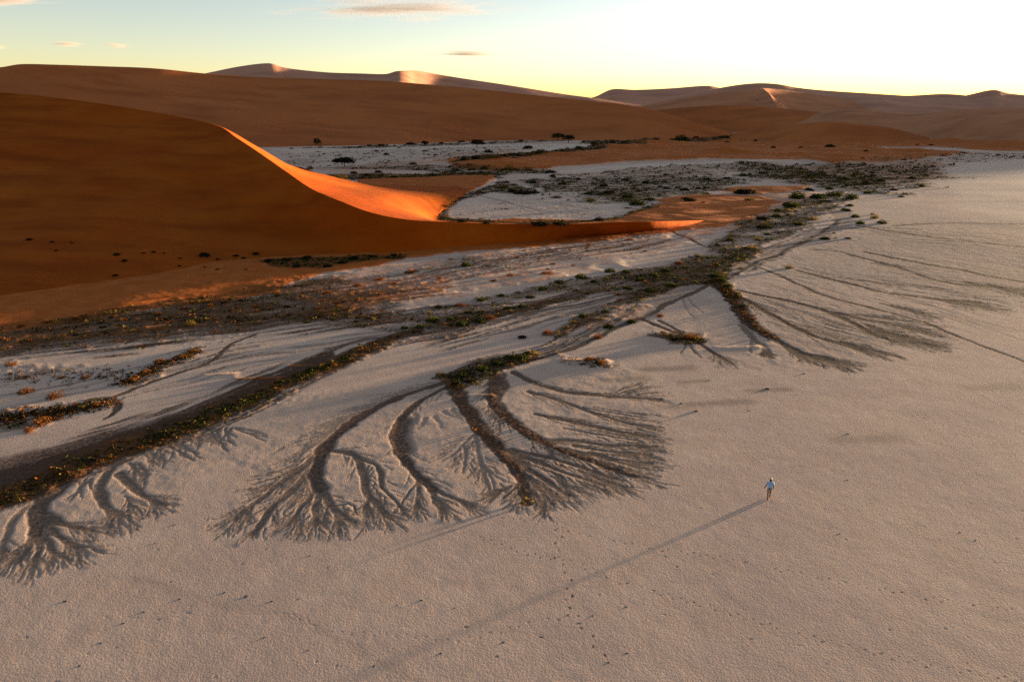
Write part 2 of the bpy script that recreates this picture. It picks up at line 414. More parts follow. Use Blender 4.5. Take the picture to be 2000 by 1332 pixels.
# ---- fan I
channel([(1392, 548), (1425, 575), (1450, 605), (1470, 632), (1505, 658)], 1.6, 0.35, 0.95, 1.0, 1.6, 0.3, vg=0.3)
for pts, w0, dk in [([(1500, 655), (1545, 678), (1590, 700), (1650, 708)], 0.9, 0.85), ([(1452, 635), (1468, 660), (1492, 680), (1500, 700)], 1.0, 0.55), ([(1470, 660), (1462, 690)], 0.5, 0.4), ([(1490, 672), (1480, 700)], 0.4, 0.4), ([(1505, 665), (1540, 680), (1560, 695)], 0.35, 0.5), ([(1340, 560), (1352, 590), (1380, 610)], 0.5, 0.3), ([(1335, 562), (1340, 595), (1360, 620)], 0.5, 0.25)]:
    channel(pts, w0, 0.3, dk, 0, w0 * .6, 0.15)
for t_, f_, L_, s_, n_ in [((1605, 700), (1570, 688), 4.2, 0.6, 11), ((1560, 690), (1530, 675), 4.2, 0.5, 8), ((1492, 690), (1480, 672), 2.0, 0.6, 6)]:
    fan(t_, f_, L_, s_, n_, 0.18, base=0.42, dk=0.95)
CW, CS = 0.55, 1.0
# ---- fans J, K, M and the long rills to the right
J = [([(1440, 578), (1490, 605), (1560, 640), (1640, 672), (1690, 686)], 1.0, 0.85), ([(1440, 566), (1520, 585), (1600, 605), (1660, 630), (1710, 655), (1740, 665)], 1.0, 0.9), ([(1600, 605), (1680, 625), (1760, 640), (1795, 648)], 0.6, 0.8), ([(1625, 612), (1700, 620), (1790, 630)], 0.6, 0.8), ([(1540, 632), (1600, 645), (1660, 662)], 0.4, 0.5), ([(1560, 530), (1630, 548), (1720, 570), (1800, 582), (1850, 590)], 0.8, 0.9), ([(1580, 488), (1640, 492), (1700, 510), (1780, 532), (1880, 556), (2010, 568)], 0.9, 0.85), ([(1690, 492), (1780, 512), (1880, 528), (1960, 545), (2060, 560)], 1.0, 0.9), ([(1700, 515), (1760, 522)], 1.2, 0.6), ([(1670, 440), (1760, 456), (1850, 468), (2000, 484), (2100, 495)], 1.1, 0.85), ([(1740, 442), (1850, 437), (2000, 439), (2100, 438)], 1.2, 0.7), ([(1620, 450), (1700, 445), (1800, 450)], 0.8, 0.5), ([(1620, 540), (1700, 552), (1790, 560), (1880, 572)], 0.5, 0.5), ([(1500, 590), (1580, 615), (1650, 640)], 0.4, 0.4)]
for pts, w0, dk in J:
    Pq = channel(pts, w0 * 1.1, 0.22, min(1, dk * 1.15), 0.5 if dk > .84 else 0, w0 * 0.9, 0.14)
    feather(Pq, 0, 6.0, 9, 0.16, 0.34, 0.07, 0.5, 0)
for t_, f_, L_, s_, n_ in [((1675, 678), (1630, 665), 4.5, 0.45, 10), ((1745, 655), (1690, 640), 5.5, 0.5, 14), ((1720, 648), (1680, 632), 5.0, 0.5, 9), ((1770, 640), (1700, 625), 4.5, 0.45, 9), ((1855, 589), (1800, 580), 7.0, 0.4, 12), ((1760, 605), (1700, 590), 5, 0.3, 7), ((1940, 562), (1880, 552), 10, 0.3, 9)]:
    fan(t_, f_, L_, s_, n_, 0.2, base=0.45, dk=1.0, level=1)
for _ in range(90):      # fine parallel rills on the slope between
    u = random.uniform(1480, 1900); v = 500 + (u - 1480) * 0.06 + random.uniform(0, 1) * (150 - (u - 1480) * 0.13)
    p = G(u, v)[:2]; q = G(u + 60, v + 17)[:2]
    rill(p, math.atan2(q[1] - p[1], q[0] - p[0]) + random.uniform(-.12, .12), random.uniform(6, 14), 0.34, 0.06, random.uniform(.2, .45), 0, .06)
for _ in range(60):
    u = random.uniform(1680, 2050); v = random.uniform(445, 545)
    p = G(u, v)[:2]; q = G(u + 60, v + 11)[:2]
    rill(p, math.atan2(q[1] - p[1], q[0] - p[0]) + random.uniform(-.06, .06), random.uniform(10, 26), 0.5, 0.06, random.uniform(.2, .5), 0, .05)
area(silt, [(1560, 482), (1700, 442), (1860, 432), (2100, 436), (2100, 590), (1900, 580), (1700, 560), (1560, 530)], .14, 4, 6, 10)
area(silt, [(1440, 580), (1560, 545), (1700, 590), (1800, 630), (1780, 660), (1690, 690), (1600, 705), (1520, 670)], .10, 1.5, 2, 6)
for (u, v, a_, b_, k_) in [(1865, 346, 14, 7, .3), (1930, 372, 22, 6, .16), (1900, 395, 16, 5, .14)]:
    c_ = G(u, v)[:2]; stroke([c_ - [a_, 0], c_ + [a_, 2]], np.array([b_, b_]), [(silt, np.full(2, k_), 0)])
CW, CS = 1.0, 1.0
# ---- the straight track that crosses to the right edge
channel([(1305, 452), (1380, 480), (1450, 508), (1520, 538), (1600, 575), (1700, 602), (1800, 630), (1900, 668), (2000, 708), (2120, 757)], 0.5, 0.14, 1.0, 0.6, 0.32, 0.12)
# ---- sandy wash of the main river bed
PW = channel([(1560, 395), (1610, 400), (1645, 418), (1640, 438), (1590, 462), (1520, 488), (1430, 525), (1330, 572), (1230, 612), (1150, 652), (1080, 685), (1000, 705), (930, 725)], 3.4, 0.25, 0.3, 0, 1.6, 0.3, step=2)
channel([(1640, 430), (1560, 478), (1440, 532), (1340, 580), (1240, 622), (1160, 660), (1090, 690), (1010, 712)], 0.8, 0.2, 0.75, 0.0, 0.6, 0.2, step=1.5)
for pts, w0 in [([(1500, 470), (1400, 515), (1300, 545), (1200, 562), (1100, 585), (1000, 612), (880, 645), (800, 655)], 1.0), ([(1300, 555), (1150, 590), (1040, 612), (930, 640), (830, 660)], 0.6), ([(1100, 585), (960, 595), (850, 600), (740, 615)], 0.6), ([(660, 600), (700, 585), (760, 580)], 0.5), ([(640, 680), (720, 665), (800, 650)], 0.5)]:
    channel(pts, w0, 0.15, 0.6, 0.2, w0, 0.15, step=1.5)
def streaks(pts, half, n, w, dk, rd=0.0, vg=0.0):
    P = poly_world(pts, 1.5); m_ = len(P)
    T = np.gradient(P, axis=0); T /= np.linalg.norm(T, axis=1)[:, None]; N_ = np.stack([-T[:, 1], T[:, 0]], 1)
    for _ in range(n):
        a = random.randint(0, max(0, m_ - 6)); b = min(m_, a + random.randint(5, max(6, m_ // 3)))
        o_ = random.gauss(0, .5) * half
        Q = P[a:b] + N_[a:b] * (o_ + np.cumsum(np.random.default_rng(a + b + n).normal(size=b - a) * .05)[:, None])
        k = len(Q); sh = np.sin(np.linspace(0.15, 3.0, k))
        lay = [(silt, sh * dk * random.uniform(.5, 1), 1.5), (carve, sh * .08, 2.5)]
        if rd and random.random() < .5: lay.append((rust, sh * rd, 1.5))
        if vg: lay.append((veg, sh * vg * random.uniform(.4, 1), 1.4))
        stroke(Q, np.full(k, w * random.uniform(.5, 1.4)), lay)
streaks([(1480, 490), (1400, 520), (1300, 560), (1220, 600), (1150, 640), (1080, 680), (1000, 702), (930, 722), (880, 748)], 3.0, 46, .4, .8, .5, .7)
streaks([(1400, 510), (1250, 545), (1100, 580), (980, 612), (880, 645), (760, 668), (640, 705), (540, 750), (430, 800), (300, 850), (120, 915), (-40, 970)], 3.2, 130, .4, .9, .9, .7)
streaks([(800, 590), (700, 600), (560, 620), (400, 640), (200, 660), (-40, 690)], 7.0, 130, .6, .8, 1.0, .8)
streaks([(900, 560), (760, 575), (620, 590), (460, 605), (300, 625), (100, 655), (-40, 672)], 5.0, 90, .5, .7, 1.0, .7)
streaks([(780, 650), (640, 668), (480, 690), (330, 725), (180, 760), (-40, 800)], 4.0, 40, .3, .45, .7, .4)
streaks([(1300, 560), (1200, 585), (1080, 615), (960, 648), (840, 680)], 3.5, 60, .35, .7, .6, .5)
streaks([(560, 735), (430, 780), (300, 830), (150, 875), (-40, 925)], 3.0, 40, .35, .8, 1.0, .2)
streaks([(1310, 460), (1200, 480), (1050, 505), (900, 535), (760, 565), (640, 590)], 8.0, 80, .5, .5, 1.0, .5)
streaks([(1640, 420), (1580, 465), (1480, 505), (1380, 550)], 4.0, 30, .5, .6, .2, .5)
streaks([(1600, 440), (1700, 452), (1850, 462), (2050, 480)], 14, 46, .5, .45, .2, 0)
streaks([(1500, 520), (1650, 545), (1800, 570), (2000, 600)], 6, 50, .3, .4, .15, 0)
streaks([(1450, 585), (1560, 625), (1680, 660)], 3, 40, .22, .45, .1, 0)
# tracks in the hollow behind the dune and the dark line in the far pan
channel([(925, 378), (1000, 398), (1060, 412), (1150, 420), (1230, 422)], 0.55, 0.08, 0.6, 0, 0.4, 0.05)
channel([(1060, 395), (1130, 405), (1200, 412)], 0.4, 0.05, 0.4, 0, 0.4, 0.05)

# ---- footprints and specks in the fresh clay
def prints(pts, gap=0.42, off=0.13, sz=0.055, dk=1.0, depth=0.02):
    P = poly_world(pts, gap)
    for k in range(len(P) - 1):
        d = P[k + 1] - P[k]; d = d / np.linalg.norm(d)
        c = P[k] + (off if k % 2 else -off) * np.array([-d[1], d[0]]) + np.array([random.uniform(-.04, .04), random.uniform(-.04, .04)])
        if random.random() < 0.04: continue
        s = sz * random.uniform(0.75, 1.2)
        stroke([c - d * s * .6, c + d * s * .6], np.array([s, s]), [(carve, np.full(2, depth), 1.6), (silt, np.full(2, dk * random.uniform(.5, 1)), 1.4)])
prints([(850, 1022), (940, 1050), (1030, 1082), (1110, 1095), (1220, 1140), (1330, 1170), (1480, 1215), (1650, 1262), (1850, 1305), (2050, 1340)])
prints([(940, 1000), (1030, 1018), (1110, 1035), (1200, 1055), (1300, 1075), (1420, 1092), (1560, 1120), (1700, 1148), (1850, 1175), (2050, 1200)])
prints([(1080, 1010), (1088, 1045), (1086, 1080), (1100, 1110), (1108, 1150), (1125, 1200), (1150, 1240), (1190, 1300)], 0.8, 0.16, 0.09, 1.0)
prints([(1430, 880), (1530, 908), (1640, 920), (1760, 945), (1860, 975), (2020, 1000)], 0.8, .1, .085, .45)
prints([(1590, 735), (1680, 768), (1760, 800), (1850, 835), (1950, 868), (2040, 895)], 0.8, .1, .1, .5)
prints([(1500, 965), (1570, 990), (1700, 1000), (1800, 1040), (1900, 1085), (2000, 1120)], 0.8, .1, .08, .35)
prints([(1110, 1205), (1040, 1215), (960, 1238), (880, 1250), (760, 1240), (640, 1230), (540, 1190)], 0.6, .1, .08, .3)
prints([(0, 1175), (120, 1195), (250, 1205), (400, 1180)], 0.9, .1, .07, .25)
for _ in range(70):
    u = random.uniform(-60, 2060); v = 760 + 570 * random.random() ** 0.8
    if v < 1130 - 0.2 * u and u < 1290: continue
    c = G(u, v)[:2]; s = random.uniform(0.04, 0.08)
    stroke([c, c + np.array([random.uniform(.05, .25), 0])], np.array([s, s * .6]), [(carve, np.full(2, 0.04), 1.5), (silt, np.full(2, random.uniform(.3, .9)), 1.3)])
# old faint trace of pressed clay
Pt = poly_world([(250, 1120), (420, 1180), (560, 1200), (680, 1260), (820, 1330)], 1.2)
stroke(Pt, np.full(len(Pt), 0.5), [(silt, np.full(len(Pt), 0.1), 1.2)])
for (u, v, a, b, k) in [(1305, 720, 2.6, 1.4, .35), (1400, 790, 3.2, 1.2, .33), (1330, 795, 2.4, 1.0, .2), (1690, 860, 2.6, 1.6, .22), (1350, 745, 1.6, .8, .3), (1500, 765, 2.2, .9, .3), (1960, 760, 4, 1.6, .2), (1220, 740, 2.0, 1.2, .3)]:
    c = G(u, v)[:2]
    stroke([c - [a, 0], c + [a, 0.4]], np.array([b, b * 1.2]), [(silt, np.full(2, k), 0)])

# ---- orange sand lying on the clay
area(sand, [(-300, 670), (0, 655), (150, 634), (280, 612), (420, 592), (540, 570), (640, 535), (850, 500), (1200, 470), (1200, 430), (800, 430), (300, 450), (-300, 500)], 1, 1.5, 2.5, 9)
area(sand, [(700, 345), (960, 338), (965, 352), (905, 380), (862, 400), (845, 430), (700, 430)], 1, 1.0, 1.5, 8)
area(sand, [(1000, 428), (1150, 436), (1210, 425), (1260, 405), (1330, 388), (1440, 385), (1490, 395), (1510, 415), (1430, 440), (1310, 455), (1200, 466), (1000, 480)], 1, 1.2, 2.5, 9)
area(sand, [(1390, 372), (1450, 365), (1580, 362), (1575, 372), (1480, 380)], 0.95, 1.5, 3, 10)
area(sand, [(1270, 390), (1350, 380), (1480, 382), (1540, 395), (1500, 410), (1380, 420)], 0.9, 1.5, 3, 10)
area(sand, [(870, 318), (960, 308), (1060, 300), (1200, 291), (1400, 288), (1700, 290), (1860, 294), (1900, 300), (1750, 318), (1620, 322), (1540, 312), (1400, 314), (1200, 320), (1040, 332), (960, 335), (890, 330)], 1, 3, 6, 22)
area(sand, [(1420, 262), (1600, 240), (2300, 230), (2300, 296), (1950, 296), (1850, 290), (1400, 290), (1200, 292), (1150, 288), (1330, 276)], 1, 5, 10, 40)
area(sand, [(1150, 262), (1420, 240), (2600, 218), (2600, 262), (1600, 268)], 1, 5, 10, 40)
area(sand, [(600, 590), (760, 575), (880, 560), (880, 575), (740, 600), (620, 622)], 0.55, 1.2, 2, 5)
for (u, v, a, b, k) in [(900, 318, 14, 5, .8), (720, 345, 16, 4, .8), (1000, 300, 14, 4, .5), (1300, 335, 16, 3, .35), (700, 560, 5, 1.6, .5), (820, 545, 6, 1.2, .5), (1060, 535, 3.5, 1.0, .5), (960, 548, 3, .8, .4), (1150, 620, 3.5, 1.5, .3), (1210, 600, 4, 1.2, .35), (560, 560, 6, 1.6, .6), (1440, 680, 2.5, 1, .25), (1150, 705, 2.4, 1.0, .45), (940, 775, 1.2, .5, .5), (420, 735, 1.6, .8, .35), (500, 742, 2.6, .6, .6), (600, 715, 3.0, .5, .6)]:
    c = G(u, v)[:2]
    stroke([c - [a, 0], c + [a, a * .08]], np.array([b, b * 1.2]), [(sand, np.full(2, k), 0)])
# ---- scrub soils
VEG = [
 ([(-60, 655), (0, 640), (150, 612), (300, 590), (450, 575), (560, 545), (640, 535), (700, 560), (780, 585), (800, 625), (700, 640), (560, 640), (420, 655), (250, 675), (100, 690), (-60, 705)], .62, 2.0, 4.0, 7),
 ([(-60, 650), (100, 625), (260, 605), (420, 590), (540, 590), (700, 600), (780, 612), (700, 628), (540, 625), (380, 640), (200, 655), (-60, 678)], .85, 2.0, 3.0, 6),
 ([(560, 634), (700, 620), (830, 605), (900, 587), (1000, 570), (1100, 548), (1200, 530), (1310, 514), (1400, 474), (1450, 434), (1500, 412), (1560, 396), (1640, 372), (1680, 385), (1600, 425), (1585, 450), (1500, 482), (1430, 518), (1420, 560), (1330, 556), (1260, 585), (1210, 575), (1120, 572), (1020, 588), (960, 615), (880, 640), (800, 650), (680, 642)], .68, 1.6, 3.5, 7),
 ([(1200, 585), (1270, 540), (1370, 505), (1480, 478), (1500, 492), (1430, 525), (1420, 558), (1330, 560), (1250, 590)], .95, 1.5, 2.0, 6),
 ([(1120, 560), (1200, 532), (1300, 520), (1310, 535), (1220, 550), (1140, 566)], .95, 1.2, 1.5, 5),
 ([(830, 632), (900, 612), (980, 602), (1090, 582), (1180, 565), (1185, 574), (1080, 596), (990, 616), (900, 640), (840, 645)], .95, 1.0, 1.5, 5),
 ([(1300, 558), (1230, 598), (1185, 635), (1130, 640), (1100, 660), (1060, 658), (1090, 640), (1180, 598), (1260, 560)], .7, 1.0, 1.5, 5),
 ([(865, 748), (845, 738), (930, 710), (1010, 693), (1060, 688), (1040, 705), (985, 722), (960, 740), (920, 755), (885, 762)], 1.0, .6, .7, 3),
 ([(535, 745), (600, 722), (690, 690), (760, 665), (800, 655), (760, 680), (680, 712), (600, 740), (545, 758)], .8, .6, .8, 3),
 ([(320, 850), (380, 822), (450, 793), (520, 768), (530, 775), (460, 805), (400, 832), (330, 862)], 1.0, .6, .8, 3),
 ([(1440, 332), (1560, 320), (1700, 322), (1840, 325), (1860, 345), (1800, 368), (1750, 382), (1680, 378), (1580, 365), (1480, 352)], .62, 6, 12, 10),
 ([(1540, 345), (1700, 340), (1780, 352), (1700, 366), (1580, 362)], .9, 6, 10, 14),
 ([(1440, 345), (1500, 336), (1420, 322), (1470, 318), (1560, 330), (1640, 345), (1560, 352)], .8, 4, 6, 12),
 ([(1560, 316), (1800, 303), (2100, 293), (2100, 312), (1880, 318), (1830, 332), (1700, 322)], .42, 8, 14, 20),
 ([(1000, 348), (1250, 345), (1400, 340), (1480, 352), (1400, 372), (1300, 385), (1240, 408), (1180, 395), (1090, 375), (1000, 370)], .66, 6, 14, 9),
 ([(1130, 372), (1220, 365), (1260, 385), (1250, 405), (1190, 395)], .8, 3, 5, 8),
 ([(860, 432), (840, 424), (852, 405), (880, 388), (935, 370), (985, 352), (1010, 362), (1060, 374), (1030, 382), (960, 376), (905, 392), (872, 412), (885, 426), (1000, 436), (990, 442)], .85, 1.2, 1.5, 5),
 ([(1000, 436), (1060, 432), (1150, 433), (1215, 420), (1260, 402), (1300, 392), (1260, 414), (1200, 432), (1100, 442), (1010, 443)], .75, 1.2, 1.5, 5),
 ([(600, 345), (700, 340), (850, 340), (960, 334), (1000, 340), (960, 350), (800, 350), (690, 352)], .85, 4, 6, 10),
 ([(640, 330), (800, 325), (900, 326), (980, 330), (1090, 332), (1080, 340), (950, 340), (800, 334)], .65, 4, 6, 12),
 ([(860, 312), (950, 304), (1050, 297), (1160, 286), (1250, 279), (1300, 274), (1300, 282), (1200, 290), (1090, 302), (990, 312), (900, 322)], .9, 5, 8, 14),
 ([(1130, 276), (1300, 268), (1440, 267), (1560, 263), (1560, 274), (1430, 278), (1280, 280), (1160, 282)], .85, 8, 14, 25),
 ([(560, 290), (700, 286), (900, 279), (1050, 275), (1160, 273), (1050, 279), (900, 284), (700, 291)], .6, 6, 10, 16),
 ([(500, 512), (560, 506), (640, 505), (740, 500), (800, 498), (790, 507), (690, 516), (630, 526), (540, 524)], .95, .8, .8, 4),
 ([(-60, 850), (-60, 800), (60, 795), (130, 790), (200, 782), (225, 790), (120, 815), (60, 845)], .7, .8, 1.4, 4),
 ([(0, 705), (120, 715), (260, 728), (240, 745), (100, 742), (0, 735)], .4, 1.5, 2.5, 5),
 ([(240, 752), (300, 715), (370, 680), (400, 678), (370, 702), (310, 735), (262, 756)], .75, .5, .8, 3),
 ([(1280, 650), (1330, 645), (1380, 655), (1370, 672), (1310, 672)], .8, .6, 1.0, 4),
 ([(1390, 548), (1425, 550), (1450, 580), (1430, 590)], .9, .6, .8, 4),
 ([(700, 540), (900, 505), (1100, 480), (1290, 452), (1300, 462), (1100, 500), (900, 540), (760, 570)], .36, 2.0, 4, 7),
 ([(1080, 690), (1140, 700), (1190, 715), (1150, 720), (1090, 712)], .5, .6, 1.0, 3),
]
VEG += [([(540, 300), (700, 294), (900, 288), (1000, 285), (1100, 284), (1000, 300), (880, 316), (700, 330), (600, 335)], .4, 8, 26, 16),
        ([(1060, 345), (1250, 325), (1480, 316), (1540, 330), (1400, 345), (1200, 355)], .5, 6, 20, 12),
        ([(900, 425), (930, 395), (1000, 375), (1150, 372), (1220, 402), (1180, 425), (1050, 434)], .34, 3, 10, 7)]
for pts, k, so, nz, ns in VEG:
    area(veg, pts, k, so, nz, ns)
# streaks along the flow break the scrub into bands
veg *= (0.72 + 0.55 * np.clip(fbm(X * .8 + Y * .5, Y * 2.2 - X * 1.1, 7, 4, ox=77) + .25, -.6, 1)).astype(np.float32)
area(sand, [(560, 560), (640, 540), (720, 545), (880, 540), (900, 560), (780, 590), (640, 600), (560, 590)], .5, 1.5, 3.5, 5)
area(sand, [(-60, 690), (100, 672), (300, 650), (420, 640), (300, 640), (100, 650), (-60, 660)], .5, 1.5, 3.5, 5)
area(sand, [(900, 545), (1000, 530), (1100, 525), (1110, 545), (1000, 560)], .42, 1.5, 3, 5)
area(sand, [(1100, 640), (1200, 600), (1260, 600), (1240, 625), (1160, 650)], .36, 1, 2, 4)
area(sand, [(640, 535), (900, 500), (1200, 465), (1300, 452), (1340, 475), (1200, 522), (1000, 562), (800, 592), (650, 602)], .36, 2, 4, 6)
area(sand, [(1480, 330), (1700, 316), (1860, 318), (1850, 345), (1700, 362), (1560, 352)], .46, 5, 10, 12)
area(sand, [(1330, 388), (1450, 372), (1560, 372), (1620, 385), (1520, 430), (1400, 462), (1330, 470)], .5, 2, 5, 9)
area(sand, [(600, 335), (760, 318), (900, 300), (1060, 290), (1000, 304), (860, 325), (700, 345)], .42, 6, 20, 18)
area(sand, [(1040, 345), (1300, 326), (1500, 316), (1560, 332), (1300, 352)], .38, 6, 18, 14)
area(rust, [(-60, 690), (0, 660), (200, 630), (400, 600), (600, 545), (800, 560), (760, 610), (500, 635), (200, 665)], .8, 2, 4, 6)
# ---- pale salt, plus sky sheen painted onto the right-hand pan
area(pale, [(540, 290), (800, 284), (1150, 282), (1180, 286), (1000, 302), (860, 318), (640, 325)], 0.9, 6, 8, 30)
area(pale, [(870, 420), (900, 390), (960, 368), (1100, 360), (1230, 400), (1200, 428), (1050, 437)], 0.85, 2, 3, 10)
area(pale, [(1060, 335), (1250, 320), (1500, 312), (1560, 330), (1400, 345), (1200, 350)], 0.8, 4, 6, 16)
area(pale, [(1830, 330), (1950, 308), (2200, 305), (2200, 430), (1990, 432), (1880, 410), (1860, 380)], 0.75, 4, 6, 16)  # sky sheen of the smooth right-hand pan, painted as paler clay
area(pale, [(640, 560), (760, 530), (1000, 495), (1300, 455), (1350, 470), (1250, 515), (1050, 545), (800, 575), (660, 580)], 0.5, 2, 3, 8)
area(pale, [(580, 510), (640, 508), (665, 515), (640, 523), (570, 522)], 0.9, .5, .4, 3)
area(pale, [(0, 720), (250, 690), (520, 650), (700, 640), (640, 680), (450, 720), (300, 780), (200, 830), (0, 800)], 0.3, 2, 2, 6)
area(pale, [(1480, 520), (1700, 500), (1740, 540), (1560, 560)], 0.3, 3, 3, 6)

# ---- height: gentle swells, erosion relief, channels, low sand hummocks
n1 = fbm(X, Y, 60, 3, ox=21); n2 = fbm(X, Y, 1.1, 4, .6, ox=22); n3 = 1 - np.abs(fbm(WX, WY, 2.6, 3, ox=23)); n4 = fbm(X, Y, 14, 3, ox=24)
far = sstep(230, 420, Y)
Z = 0.12 * n1 * sstep(60, 160, Y) + rough * (0.012 * n2 + 0.018 * (n3 - .6)) - 0.20 * carve * (1 + .35 * n2)
Z += 0.003 * n2 * (1 - rough)
Z += veg * np.clip(n2 + 0.15, 0, 1) * 0.22
Z += sand * (0.25 + 0.35 * n4 + 0.02 * n2)
hum = sand * far * (4.0 * np.clip(fbm(X, Y * 1.4, 42, 3, ox=31) + .12, 0, 1) + 3.5 * np.clip(fbm(X, Y, 130, 2, ox=32), 0, 1) * sstep(330, 600, Y))
Z += hum
Z -= ((X * X + Y * Y) / (2 * 6.371e6)).astype(np.float32)
Z[:5] = 0
terr = np.stack([X, Y, Z], -1)

m = NT('ground_clay')
aS, aR, aO, aV, aP, aE = (m.attr(k) for k in ('silt', 'rust', 'sand', 'veg', 'pale', 'rough'))
g1 = m.noise(0.35, 4); g2 = m.noise(3.2, 4, .65); g3 = m.noise(11.0, 3, .75); gL = m.noise(0.06, 3)
clay = m.mix(m.remap(g1, .35, .65), (0.66, 0.465, 0.355), (0.73, 0.53, 0.415))
clay = m.mix(m.math('MULTIPLY', m.remap(m.noise(0.09, 6, .65), .42, .66), .75), clay, (0.56, 0.40, 0.335))
clay = m.mix(m.math('MULTIPLY', m.remap(m.noise(0.9, 4, .65), .52, .72), .35), clay, (0.53, 0.405, 0.31))
clay = m.mix(m.remap(g3, .42, .62), m.mix(1.0, clay, (.80, .77, .74), 'MULTIPLY'), clay)
clay = m.mix(m.math('MULTIPLY', aP, m.remap(gL, .3, .6, .5, 1)), clay, (0.68, 0.515, 0.40))
clay = m.mix(m.math('MULTIPLY', aE, .4), clay, (0.47, 0.335, 0.255))
s1 = m.math('MULTIPLY', m.math('MULTIPLY', aS, m.remap(g2, .2, .55, .7, 1.25)), m.remap(g3, .35, .6, .75, 1.3), clamp=True)
c = m.mix(s1, clay, (0.078, 0.050, 0.036))
r1 = m.math('MULTIPLY', aR, m.remap(g2, .38, .58, 0, 1), clamp=True)
c = m.mix(r1, c, (0.105, 0.035, 0.015))
sandc = m.mix(m.remap(g1, .35, .65), (0.40, 0.090, 0.012), (0.47, 0.125, 0.026))
o1 = m.remap(m.math('ADD', aO, m.math('ADD', m.math('MULTIPLY', m.math('SUBTRACT', g2, .5), .6), m.math('MULTIPLY', m.math('SUBTRACT', g1, .5), .9))), .25, .8)
c = m.mix(o1, c, sandc)
v1 = m.remap(m.math('ADD', aV, m.math('MULTIPLY', m.math('SUBTRACT', g2, .5), 1.2)), .26, .62)
c = m.mix(m.math('MULTIPLY', v1, .80), c, m.mix(m.remap(g1, .4, .6), (0.088, 0.042, 0.014), (0.17, 0.062, 0.016)))
# clay popcorn: cracked granular crust, finer than the sheet can carry
vor = m.n('ShaderNodeTexVoronoi'); vor.inputs['Scale'].default_value = 7.0; m.l(m.pos(), vor.inputs['Vector'])
hgt = m.math('ADD', m.math('MULTIPLY', g3, .6), m.math('MULTIPLY', vor.outputs['Distance'], -.35))
ln = m.n('ShaderNodeVectorMath', operation='LENGTH'); m.l(m.pos(), ln.inputs[0])
fade = m.remap(ln.outputs['Value'], 60, 260, 1.0, 0.25)
nb = m.bump(hgt, m.math('MULTIPLY', m.math('MULTIPLY', m.math('SUBTRACT', 1.15, o1), 0.019), fade), 0.9)
m.surf(c, 0.95, nb, 0.08)
gme = grid_mesh('ground', terr, wrap=True)
for nm, gd in (('silt', silt), ('rust', rust), ('sand', sand), ('veg', veg), ('pale', pale), ('rough', rough)):
    add_attr(gme, nm, gd)
ground = link('ground', gme, m.m)
ground['kind'] = 'structure'
def ground_z(x, y):
    r_ = math.hypot(x, y); t_ = math.atan2(x, y)
    i = min(NR - 1, max(0, int(np.searchsorted(rs, r_)))); j = min(NTH - 1, max(0, int(np.searchsorted(thf, t_))))
    return float(Z[i, j])
# ================================================================== DUNES
def sand_mat(name, c0, c1, ripple=1.0, scale=1.0):
    k = NT(name)
    a = k.noise(0.02 * scale, 4); b = k.noise(0.25 * scale, 4); f = k.noise(2.5, 3, .7)
    c = k.mix(k.remap(a, .35, .65), c0, c1)
    c = k.mix(k.math('MULTIPLY', k.remap(b, .55, .7), .25), c, tuple(x * .72 for x in c0))
    mp = k.n('ShaderNodeMapping'); k.l(k.pos(), mp.inputs['Vector']); mp.inputs['Scale'].default_value = (.25, 1.0, 1.6); mp.inputs['Rotation'].default_value = (0, 0, .5)
    st_ = k.noise(0.09 * scale, 5, .6, mp.outputs[0])
    c = k.mix(k.math('MULTIPLY', k.remap(st_, .46, .66), .55), c, tuple(x * .58 for x in c0))
    h = k.math('ADD', k.math('MULTIPLY', f, .25), b)
    k.surf(c, 0.95, k.bump(h, 0.12 * ripple, 0.6), 0.05)
    return k.m
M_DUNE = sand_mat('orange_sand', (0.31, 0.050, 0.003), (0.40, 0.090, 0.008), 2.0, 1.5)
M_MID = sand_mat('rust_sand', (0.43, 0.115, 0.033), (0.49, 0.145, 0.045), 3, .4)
M_RIGHT = sand_mat('hazed_brown_sand', (0.50, 0.185, 0.085), (0.56, 0.22, 0.105), 3, .4)  # lightened in colour to stand for haze over the right-hand dunes
M_FAR = sand_mat('hazed_mauve_sand', (0.52, 0.235, 0.145), (0.58, 0.27, 0.17), 4, .3)  # distance haze is mixed into this pale mauve sand colour

